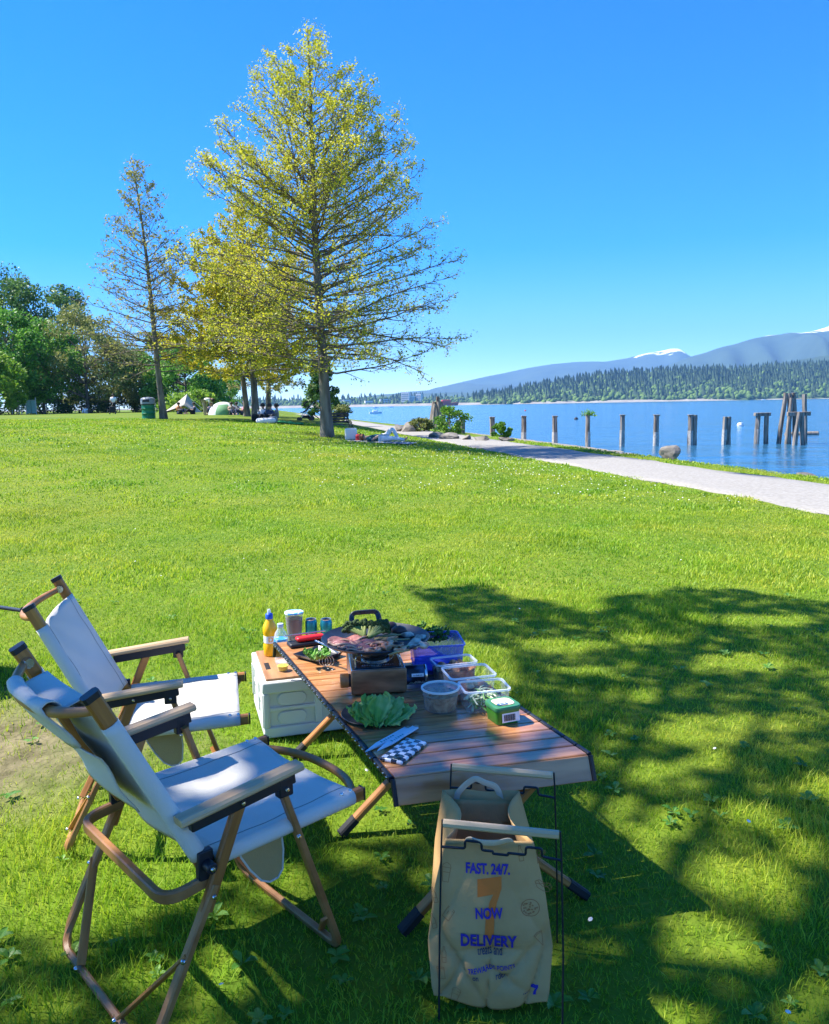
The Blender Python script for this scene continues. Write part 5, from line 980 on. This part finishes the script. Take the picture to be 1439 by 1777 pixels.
def shade_tree():
    r=np.random.default_rng(21); t=thing('oak_tree','big leafy oak behind the picnic, casting the dappled shade','tree',(-7.5,-.6,0)); N=50000
    g=np.stack([r.uniform(-1.8,6.4,N),r.uniform(-.8,6.9,N)],1); wob=g+.12*np.stack([np.sin(g[:,1]*5)+np.sin(g[:,0]*9),np.sin(g[:,0]*6+1)+np.sin(g[:,1]*11)],1)*.6
    k=inside(wob[:,0],wob[:,1],SH)
    for hx,hy,a,b in HOLES: k&=(((g[:,0]-hx)/(a+.035))**2+((g[:,1]-hy)/(b+.035))**2)>1+.3*r.normal(size=len(g))
    g=g[k]; h=6.3+3.6*r.random(len(g))**1.3+.0; P=np.column_stack([g,np.zeros(len(g))])+S[None]*(h/S[2])[:,None]
    for it in range(4):
        px,py,dz=proj(P); k=(px>-60)&(px<1500)&(py>-40)&(dz>0); h[k]=9.5+it+2.5*r.random(k.sum()); P=np.column_stack([g,np.zeros(len(g))])+S[None]*(h/S[2])[:,None]
    px,py,dz=proj(P); P=P[~((px>-60)&(px<1500)&(py>-40)&(dz>0))]
    quads('crown',P-np.array([-7.5,-.6,0]),.092,FM[3],t,r,up=.9,asp=.8)
    tb=Tubes(); tb.add([(0,0,-.3),(0,0,.4),(.1,.05,2.2),(.4,.2,4.2),(.9,.5,5.6)],[.36,.28,.24,.21,.18],12); B=np.array([.9,.5,5.6]); L=P-np.array([-7.5,-.6,0])
    for q in L[r.choice(len(L),26,replace=False)]:
        m=B+(q-B)*.5+np.array([0,0,.5]); tb.add([B-np.array([.2,.1,.7]),m,q],[.085,.045,.012],6)
    tb.make('trunk',BARK,t)
shade_tree()
# ------------------------------------------------------------ grass
def blades():
    r=np.random.default_rng(9); out=[]
    for y0,y1,dens,hh,ww in ((1.3,3.6,9000,.033,.0028),(3.6,6.5,5000,.034,.0042),(6.5,12,1900,.034,.0075),(12,22,500,.036,.016),(22,42,125,.045,.035)):
        m=.8 if y0<12 else 2; xa=-.53*y1-m; xb=.53*y1+m; n=int((xb-xa)*(y1-y0)*dens); x=r.uniform(xa,xb,n); y=r.uniform(y0,y1,n); sd_=side(x,y); k=(np.abs(x)<.53*y+m)&((sd_>-.05+.12*np.sin(y*3))|((sd_<-PW*CL+.05+.1*np.sin(y*4))&(sd_>-PW*CL-1.1))); x=x[k];y=y[k]
        # worn patch
        wd=np.hypot(x+2.0,(y-3.5)); k=r.random(len(x))<np.clip((wd-.25)/1.0,.2,1); x=x[k];y=y[k]
        n=len(x); cl=.75+.5*np.sin(x*2.3+1)*np.sin(y*1.9)+.35*np.sin(x*7.1+y*3)*np.sin(y*6.3); h=hh*r.uniform(.55,1.45,n)*np.clip(cl,.55,1.5); a=r.uniform(0,6.2832,n); ln=h*r.uniform(.25,1.1,n); b=a+r.normal(0,.5,n)
        z=zt(x,y); w=ww*r.uniform(.7,1.3,n); dx=np.cos(a);dy=np.sin(a); px=-np.sin(b)*w/2; py=np.cos(b)*w/2; o=np.stack([x,y,z-.004],1); pw=np.stack([px,py,np.zeros(n)],1); d=np.stack([dx*ln,dy*ln,np.zeros(n)],1); u=np.stack([np.zeros(n)]*2+[h],1)
        out.append(np.stack([o-pw,o+pw,o+d*.35+u*.6+pw*.8,o+d+u,o+d*.35+u*.6-pw*.8],1))
    V=np.concatenate(out); n=len(V); i=np.arange(n)[:,None]*5
    print('blades',n)
    F=np.concatenate([i+np.array([[0,1,2,4]]),]); F3=i+np.array([[4,2,3,3]])
    m=bpy.data.meshes.new('grass'); V=V.reshape(-1,3).astype(np.float32); m.vertices.add(len(V)); m.vertices.foreach_set('co',V.ravel())
    q=np.concatenate([F,F3[:,:3]],1).astype(np.int32); m.loops.add(q.size); m.loops.foreach_set('vertex_index',q.ravel()); ls=(np.arange(n)[:,None]*7+np.array([[0,4]])).astype(np.int32); m.polygons.add(2*n); m.polygons.foreach_set('loop_start',ls.ravel()); m.update(calc_edges=True); return m
GR=leafmat('grass_blade',(.13,.28,.012),(.30,.46,.018),(.50,.55,.045),.42,.5,.9)
def vary(m):
    # drifts of drier and lusher turf
    n=m.node_tree.nodes; l=m.node_tree.links; rp=[q for q in n if q.type=='VALTORGB'][0]; g=n.new('ShaderNodeNewGeometry'); t=n.new('ShaderNodeTexNoise'); t.inputs['Scale'].default_value=.32; t.inputs['Detail'].default_value=6; t.inputs['Roughness'].default_value=.62; l.new(g.outputs['Position'],t.inputs['Vector'])
    r=ramp(n,[(.36,(.80,.98,.85)),(.5,(1,1,1)),(.66,(1.25,1.0,1.5))]); l.new(t.outputs['Fac'],r.inputs[0]); mx=n.new('ShaderNodeMix'); mx.data_type='RGBA'; mx.blend_type='MULTIPLY'; mx.inputs[0].default_value=1; l.new(rp.outputs[0],mx.inputs[6]); l.new(r.outputs[0],mx.inputs[7])
    for k in list(l):
        if k.from_node==rp and k.to_node!=mx: l.new(mx.outputs[2],k.to_socket)
vary(GR)
kind(link('grass',blades(),GR),'stuff')
# broad weeds in the near turf
def weeds():
    r=np.random.default_rng(31); V=[];F=[]
    for k in range(190):
        y=1.5+5.0*r.random()**1.6; x=r.uniform(-.55,.55)*y*1.15; 
        nl=r.integers(3,7); s=r.uniform(.016,.036); z=float(zt(x,y))+.012
        for j in range(nl):
            a=6.28*j/nl+r.uniform(-.4,.4); L=s*r.uniform(.8,1.5); w=L*.30; up=r.uniform(.15,.7); d=np.array([math.cos(a),math.sin(a),0]); e=np.array([-d[1],d[0],0]); o=np.array([x,y,z]); i=len(V)
            V+=[o,o+d*L*.45+e*w+[0,0,L*up*.7],o+d*L*.5+[0,0,L*up*.55],o+d*L*.45-e*w+[0,0,L*up*.7],o+d*L*.85+e*w*.6+[0,0,L*up*.8],o+d*L*1.05+[0,0,L*up*.6],o+d*L*.85-e*w*.6+[0,0,L*up*.8]]; F+=[(i,i+1,i+2,i+2),(i,i+2,i+3,i+3),(i+1,i+4,i+5,i+2),(i+2,i+5,i+6,i+3)]
    m=bpy.data.meshes.new('weeds'); m.from_pydata([tuple(v) for v in V],[],[tuple(dict.fromkeys(f)) for f in F]); return m
kind(link('turf_weeds',weeds(),leafmat('plantain_leaf',(.05,.16,.02),(.11,.28,.035),(.19,.35,.07),.3,.45,3)),'stuff')
def daisies():
    r=np.random.default_rng(33); V=[];F=[]
    pts=[]
    for k in range(1000):
        c=r.random()
        if c<.72: y=r.uniform(13,34); x=PX0-SL*y-r.gamma(2,1.7)
        elif c<.975: y=r.uniform(20,40); x=-3+r.normal(0,4.5)
        else: y=r.uniform(1.7,12); x=r.uniform(-.5,.55)*y
        pts.append((x,y))
    for x,y in pts:
        s=.007 if y<12 else .013; z=float(zt(x,y))+.055+r.uniform(0,.02); i=len(V); tl=r.uniform(-.4,.4,2)
        for q in range(6): a=q*1.047; V.append((x+s*math.cos(a),y+s*math.sin(a),z+s*(tl[0]*math.cos(a)+tl[1]*math.sin(a))))
        V.append((x,y,z+s*.5)); F+=[(i+q,i+(q+1)%6,i+6) for q in range(6)]
    m=bpy.data.meshes.new('daisies'); m.from_pydata(V,[],F); return m
kind(link('daisies',daisies(),mat('daisy_white',(.75,.75,.72),.7)),'stuff')
# ------------------------------------------------------------ people in the park
SKIN=mat('skin',(.45,.27,.19),.6); HAIR=mat('dark_hair',(.03,.02,.015),.7); REDH=mat('auburn_hair',(.22,.08,.03),.7)
CLO={k:mat('cloth_'+k,c,.85,bump=.2,bscale=40) for k,c in dict(white=(.72,.72,.72),black=(.015,.015,.018),grey=(.25,.25,.27),pink=(.6,.2,.25),orange=(.75,.25,.05),navy=(.03,.045,.09),khaki=(.35,.29,.2),teal=(.02,.10,.11)).items()}
def skin(name,J,E,m,parent,k=1.0):
    ids=sorted({i for e in E for i in e},key=list(J).index); ix={n:i for i,n in enumerate(ids)}
    me=bpy.data.meshes.new(name); me.from_pydata([J[n][0] for n in ids],[(ix[a],ix[b]) for a,b in E],[]); o=link(name,me,m,parent); md=o.modifiers.new('s','SKIN'); md.use_smooth_shade=True
    for n,i in ix.items(): r=J[n][1]*k; me.skin_vertices[0].data[i].radius=(r,r)
    me.skin_vertices[0].data[0].use_root=True
    sb=o.modifiers.new('u','SUBSURF'); sb.levels=1; sb.render_levels=1; return o
POSE={
 'walk':dict(pelvis=(0,0,.95),chest=(.03,0,1.33),neck=(.04,0,1.48),head=(.06,0,1.60),crown=(.06,0,1.68),shL=(.02,.18,1.40),shR=(.02,-.18,1.40),elL=(-.08,.23,1.14),elR=(.02,-.23,1.13),haL=(-.02,.22,.90),haR=(.14,-.21,.92),hipL=(0,.09,.90),hipR=(0,-.09,.90),knL=(.14,.10,.50),knR=(-.04,-.10,.49),anL=(.14,.10,.08),anR=(-.26,-.10,.13),toL=(.28,.11,.03),toR=(-.14,-.11,.03)),
 'sit':dict(pelvis=(0,0,.12),chest=(-.10,0,.46),neck=(-.10,0,.62),head=(-.06,0,.75),crown=(-.06,0,.83),shL=(-.10,.18,.54),shR=(-.10,-.18,.54),elL=(.06,.25,.34),elR=(.06,-.25,.34),haL=(.26,.14,.36),haR=(.26,-.14,.36),hipL=(.02,.10,.12),hipR=(.02,-.10,.12),knL=(.40,.16,.40),knR=(.40,-.16,.38),anL=(.60,.12,.08),anR=(.60,-.12,.08),toL=(.74,.12,.03),toR=(.74,-.12,.03)),
 'bend':dict(pelvis=(0,0,.92),chest=(.34,0,1.04),neck=(.47,0,1.03),head=(.58,0,.98),crown=(.65,0,.94),shL=(.40,.17,1.02),shR=(.40,-.17,1.02),elL=(.45,.20,.76),elR=(.45,-.20,.76),haL=(.52,.12,.52),haR=(.52,-.12,.52),hipL=(0,.10,.88),hipR=(0,-.10,.88),knL=(.05,.12,.48),knR=(.05,-.12,.48),anL=(0,.12,.08),anR=(0,-.12,.08),toL=(.15,.13,.03),toR=(.15,-.13,.03)),
 'lie':dict(pelvis=(.0,0,.12),chest=(-.36,0,.13),neck=(-.52,0,.14),head=(-.65,0,.15),crown=(-.74,0,.15),shL=(-.44,.18,.12),shR=(-.44,-.18,.12),elL=(-.22,.30,.08),elR=(-.26,-.28,.08),haL=(-.06,.14,.24),haR=(-.02,-.16,.24),hipL=(.05,.10,.12),hipR=(.05,-.10,.11),knL=(.36,.12,.46),knR=(.45,-.10,.12),anL=(.55,.12,.09),anR=(.86,-.10,.07),toL=(.68,.12,.05),toR=(.92,-.10,.17))}
RAD=dict(pelvis=.13,chest=.145,neck=.055,head=.10,crown=.075,shL=.075,shR=.075,elL=.045,elR=.045,haL=.035,haR=.035,hipL=.10,hipR=.10,knL=.062,knR=.062,anL=.042,anR=.042,toL=.035,toR=.035)
ED=[('pelvis','chest'),('chest','neck'),('neck','head'),('head','crown'),('chest','shL'),('chest','shR'),('shL','elL'),('shR','elR'),('elL','haL'),('elR','haR'),('pelvis','hipL'),('pelvis','hipR'),('hipL','knL'),('hipR','knR'),('knL','anL'),('knR','anR'),('anL','toL'),('anR','toR')]
def person(lab,pose,base,rz,top='white',low='black',hair=HAIR,grp=None,s=1,z=0):
    t=thing('person',lab,'person',(base[0],base[1],base[2]+z),rz,grp,s); J={k:(p,RAD[k]) for k,p in POSE[pose].items()}
    skin('body',J,ED,SKIN,t); skin('shirt',J,[e for e in ED if e in (('pelvis','chest'),('chest','shL'),('chest','shR'),('shL','elL'),('shR','elR'))],CLO[top],t,1.2); skin('trousers',J,[e for e in ED if e in (('pelvis','hipL'),('pelvis','hipR'),('hipL','knL'),('hipR','knR'),('knL','anL'),('knR','anR'))],CLO[low],t,1.22)
    h=Vector(POSE[pose]['head']); c=Vector(POSE[pose]['crown']); d=(c-h).normalized(); f=h+d*.035; q=d.to_track_quat('Z','Y').to_matrix(); back=-.025
    obj('hair',MB().lathe([(.112,-.05),(.124,.0),(.115,.06),(.075,.105),(.0001,.122)],14,tuple(f+q@Vector((0,0,0))+Vector((back,0,0) if pose!='lie' else (0,0,.01))),q),hair,t,smooth=180); return t
b=gd(205,72); person('person in white top and dark trousers walking away with a trolley','walk',b,R(100),'white','black')
tc=thing('trolley','black two-wheeled shopping trolley pulled over the grass','trolley',(b[0]+.15,b[1]-.75,b[2]),R(90)); obj('bag',MB().box((0,0,.42),(.28,.42,.55)),CLO['black'],tc,bevel=.05); obj('handle',MB().tube([(-.1,0,.68),(.25,0,1.0),(.55,0,.98)],.018,6),BLACK,tc)
for y in (-.24,.24): obj('wheel',MB().lathe([(.05,-.02),(.1,-.02),(.1,.02),(.05,.02)],12,(0,y,.1),Matrix.Rotation(R(90),3,'X')),BLACK,tc)
b=gd(40,92); person('person in grey clothes standing beside the ball court screen','walk',b,R(-60),'grey','khaki'); b=gd(156,96); person('small figure in white far off below the olive tree','sit',b,R(-90),'white','white')
# ball court screen
b=gd(60,94); sc_=thing('court_screen','pale green mesh screen on a metal frame beside the standing person','screen',b); GM=mat('galvanised',(.45,.48,.48),.5,metal=.3); SCR=mat('green_mesh',(.25,.42,.38),.7,(.3,.5,.45),6)
for x in (-.9,-.35,.75): obj('post',MB().tube([(x,0,-.2),(x,0,1.9)],.05,8),GM,sc_)
obj('top_rail',MB().tube([(-1.6,0,1.6),(.75,0,1.6)],.04,8),GM,sc_)
for x0,x1 in ((-.30,.18),(.24,.70)): obj('panel',MB().box(((x0+x1)/2,0,.85),(x1-x0,.03,1.4)),SCR,sc_)
b=gd(30,94); sg=thing('notice_board','small white notice board on a post by the court screen','sign',b); obj('post',MB().tube([(0,0,-.2),(0,0,1.9)],.04,8),GM,sg); obj('board',MB().box((0,-.05,1.6),(.45,.03,.6)),CLO['white'],sg)
# litter bin
b=gd(264.5,42); lb=thing('litter_bin','green steel drum litter bin with grey domed lid, by the conical oak','litter bin',b,s=1.0); GB=mat('green_drum',(.006,.15,.055),.4,(.01,.18,.07),3); LG=mat('grey_lid',(.22,.25,.28),.5)
obj('drum',MB().lathe([(.0001,0),(.32,0),(.335,.03),(.325,.05),(.325,.25),(.34,.27),(.325,.29),(.325,.50),(.34,.52),(.325,.54),(.325,.72),(.34,.75)],28),GB,lb,smooth=40); obj('lid',MB().lathe([(.355,.73),(.36,.80),(.355,.98),(.33,1.02),(.22,1.07),(.0001,1.09)],28),LG,lb,smooth=40); obj('opening',MB().box((.0,-.345,.90),(.34,.04,.13)),BLACK,lb,bevel=.02); obj('sack_fold',MB().lathe([(.345,.70),(.358,.72),(.356,.745)],24,close=True),BLACK,lb)
# tarp, tent, picnickers
b=gd(330,66); tp2=thing('tarp_shelter','beige tarp shelter pitched on one pole beside the bushes','tarp',b); TRP=mat('beige_tarp',(.42,.38,.30),.8)
obj('tarp',MB().grid([[(-2.0+3.0*u+.0,-1.0+2.0*v,.10+1.45*((u/.7)**1.25 if u<.7 else 1-(u-.7)/.3)*(1-.62*abs(2*v-1))) for v in np.linspace(0,1,11)] for u in np.linspace(0,1,21)]),TRP,tp2,smooth=25,solid=.01); obj('pole',MB().tube([(.1,-.0,0),(.1,0,1.58)],.02,6),GM,tp2); obj('guy_rope',MB().tube([(0,0,1.48),(1.8,-.4,0)],.008,4),CLO['white'],tp2)
b=gd(318,63); person('person in orange top sitting in front of the beige tarp','sit',b,R(-30),'orange','navy'); b=gd(341,63); person('person in dark clothes sitting at the open end of the tarp','sit',b,R(-150),'navy','black')
b=gd(361,53); person('person in white top bending down near the dome tent','bend',b,R(-10),'white','khaki')
b=gd(394,58); tn=thing('dome_tent','small white and green dome tent next to seated people','tent',b); 
obj('dome',MB().lathe([(1.05,0),(1.02,.2),(.88,.5),(.6,.76),(.25,.88),(.0001,.9)],20),mat('tent_white',(.6,.66,.60),.7),tn,smooth=60); obj('door',MB().grid([[(1.06*math.cos(a)*k,1.06*math.sin(a)*k,z) for a in np.linspace(-1.9,-.9,8)] for k,z in ((1.0,.02),(.98,.22),(.86,.50),(.62,.74))]),mat('tent_green',(.16,.36,.16),.7),tn,smooth=60); obj('ridge_pole',MB().tube([(1.07*math.cos(q),0,.92*math.sin(q)) for q in np.linspace(0,3.1416,15)],.012,5),GM,tn)
for px,d,rz,tp_,lw,lab in ((408,57,-60,'khaki','navy','person in tan top sitting beside the dome tent'),(415,58,-110,'grey','black','person in grey top sitting between the tent and the person in pink'),(427,57,200,'pink','navy','person in pink top sitting beside the yellow oak trunk'),(372,60,-90,'navy','black','person in navy sitting between bending person and tent')): person(lab,'sit',gd(px,d),R(rz),tp_,lw)
for px,d,rz,tp_,lw,lab in ((462,41,-70,'white','grey','person in white top sitting among the bags under the oaks'),(471,40.5,-120,'navy','black','person in navy sitting beside the person in white under the oaks'),(482,41,190,'grey','white','person in grey top sitting at the edge of the group under the oaks')): person(lab,'sit',gd(px,d),R(rz),tp_,lw)
def bundle(name,lab,cat,b,size,m,rz=0,mb=None):
    t=thing(name,lab,cat,b,rz); obj('body',MB().box((0,0,size[2]/2),size),m,t,bevel=min(size)*.3); obj('strap',MB().tube([(-size[0]*.3,0,size[2]*.95),(0,0,size[2]*1.3),(size[0]*.3,0,size[2]*.95)],.015,6),BLACK,t); return t
bundle('cool_bag','black cool bag standing beside the group under the oaks','bag',gd(449,41),(.42,.3,.36),CLO['black']); bundle('tote_bag','grey tote bag lying beside the group under the oaks','bag',gd(477,40),(.35,.22,.3),CLO['grey'],.4)
o=obj('swim_ring',MB().tube([(.34*math.cos(a),.34*math.sin(a),.12) for a in np.linspace(0,6.2832,25)],.13,10,False),CLO['white'],None,Matrix.Translation(gd(466,39))); tag(o,'white inflatable ring on the grass before the seated group','inflatable')
o=obj('blanket',MB().grid([[(-.6+1.2*u,-.5+1.0*v,.05+.07*math.sin(u*9)*math.sin(v*7)+.05*math.sin(u*4+1)) for v in np.linspace(0,1,12)] for u in np.linspace(0,1,14)]),mat('green_blanket',(.02,.22,.06),.9),None,Matrix.Translation(gd(507,39.5)),smooth=90,solid=.02); tag(o,'crumpled green blanket on the grass right of the seated group','blanket')
def stroller(lab,b,rz):
    t=thing('pushchair',lab,'pushchair',b,rz); obj('seat',MB().grid([[(-.25+.5*u,y,.45+.35*(1-u)**2) for y in (-.2,0,.2)] for u in np.linspace(0,1,6)]),CLO['black'],t,solid=.04); obj('hood',MB().grid([[(-.22+.33*math.cos(a)*1,y,.72+.33*math.sin(a)) for y in (-.21,0,.21)] for a in np.linspace(.2,2.6,8)]),CLO['black'],t,solid=.02,smooth=80)
    for y in (-.22,.22):
        obj('frame_tube',MB().tube([(.35,y,.1),(.0,y,.5),(-.42,y,1.0)],.016,6),GM,t); obj('frame_tube',MB().tube([(-.3,y,.12),(.05,y,.5)],.016,6),GM,t)
        for x,r in ((.35,.1),(-.3,.13)): obj('wheel',MB().lathe([(r*.6,-.02),(r,-.02),(r,.02),(r*.6,.02)],14,(x,y,r),Matrix.Rotation(R(90),3,'X')),BLACK,t)
    obj('push_bar',MB().tube([(-.42,-.22,1.0),(-.45,0,1.02),(-.42,.22,1.0)],.016,6),BLACK,t); obj('basket',MB().box((0,0,.22),(.4,.36,.14)),CLO['black'],t,bevel=.03)
stroller('black pushchair parked on the grass near the path',gd(535,45.5),R(200))
b=gd(585,100); dg=thing('dog','small black and white dog standing on the gravel path','dog',(b[0],b[1],-.18),R(70)); J=dict(rump=((-.28,0,.48),.12),belly=((0,0,.47),.125),chest=((.24,0,.50),.14),neck=((.36,0,.64),.08),head=((.46,0,.74),.085),nose=((.60,0,.71),.04),tail=((-.42,0,.62),.025),flL=((.24,.09,.28),.045),frL=((.26,.09,.03),.035),flR=((.22,-.09,.28),.045),frR=((.20,-.09,.03),.035),hlL=((-.26,.10,.30),.06),hkL=((-.36,.10,.18),.035),hfL=((-.32,.10,.03),.033),hlR=((-.30,-.10,.30),.06),hkR=((-.40,-.10,.18),.035),hfR=((-.37,-.10,.03),.033))
skin('body',J,[('rump','belly'),('belly','chest'),('chest','neck'),('neck','head'),('head','nose'),('rump','tail'),('chest','flL'),('flL','frL'),('chest','flR'),('flR','frR'),('rump','hlL'),('hlL','hkL'),('hkL','hfL'),('rump','hlR'),('hlR','hkR'),('hkR','hfR')],mat('dog_coat',(.02,.02,.02),.8,(.7,.68,.64),2.2,lo=.5,hi=.54),dg)
for y in (-.06,.06): obj('ear',MB().add([(.42,y*.7,.80),(.47,y,.80),(.42,y*1.6,.72)],[(0,1,2)]),CLO['black'],dg,solid=.015)
# sunbather under the tall oak, with bag and bench
b=gd(665,28.6); person('person lying on the grass with one knee raised, beside the tall oak','lie',(b[0],b[1],b[2]+.03),R(-12),'teal','white',REDH,s=1.0)
o=obj('picnic_blanket',MB().grid([[(-1.1+2.2*u,-.55+1.1*v,.028+.018*math.sin(u*13+v*4)*math.sin(v*9)) for v in np.linspace(0,1,12)] for u in np.linspace(0,1,24)]),mat('patterned_blanket',(.55,.53,.5),.9,(.08,.09,.14),7,lo=.5,hi=.54),None,Matrix.Translation((b[0],b[1],b[2]))@Matrix.Rotation(R(-12),4,'Z')@Matrix.Rotation(R(3),4,'Y'),smooth=80,solid=.01); tag(o,'pale patterned blanket spread beneath the lying person','blanket')
bundle('tote_bag','white tote bag by the head of the lying person','bag',gd(612,29.2),(.42,.2,.42),CLO['white'],.2); bundle('red_bag','small red bag between the tote and the lying person','bag',gd(626,28.9),(.25,.2,.24),mat('red_cloth',(.45,.03,.04),.8))
bn=thing('garden_seat','black slatted folding seat behind the trunk of the tall oak','seat',gd(594,31.2),R(25))
for k in range(4): bar('seat_slat',(-.45,-.18+.1*k,.42),(.45,-.18+.1*k,.42),.07,.02,BLACK,bn); bar('back_slat',(-.45,.26+.02*k,.52+.1*k),(.45,.26+.02*k,.52+.1*k),.02,.07,BLACK,bn)
for x in (-.42,.42): bar('leg',(x,-.2,0),(x,.2,.42),.03,.03,BLACK,bn); bar('leg',(x,.22,0),(x,-.2,.42),.03,.03,BLACK,bn); bar('back_support',(x,.2,.42),(x,.34,.9),.03,.03,BLACK,bn)
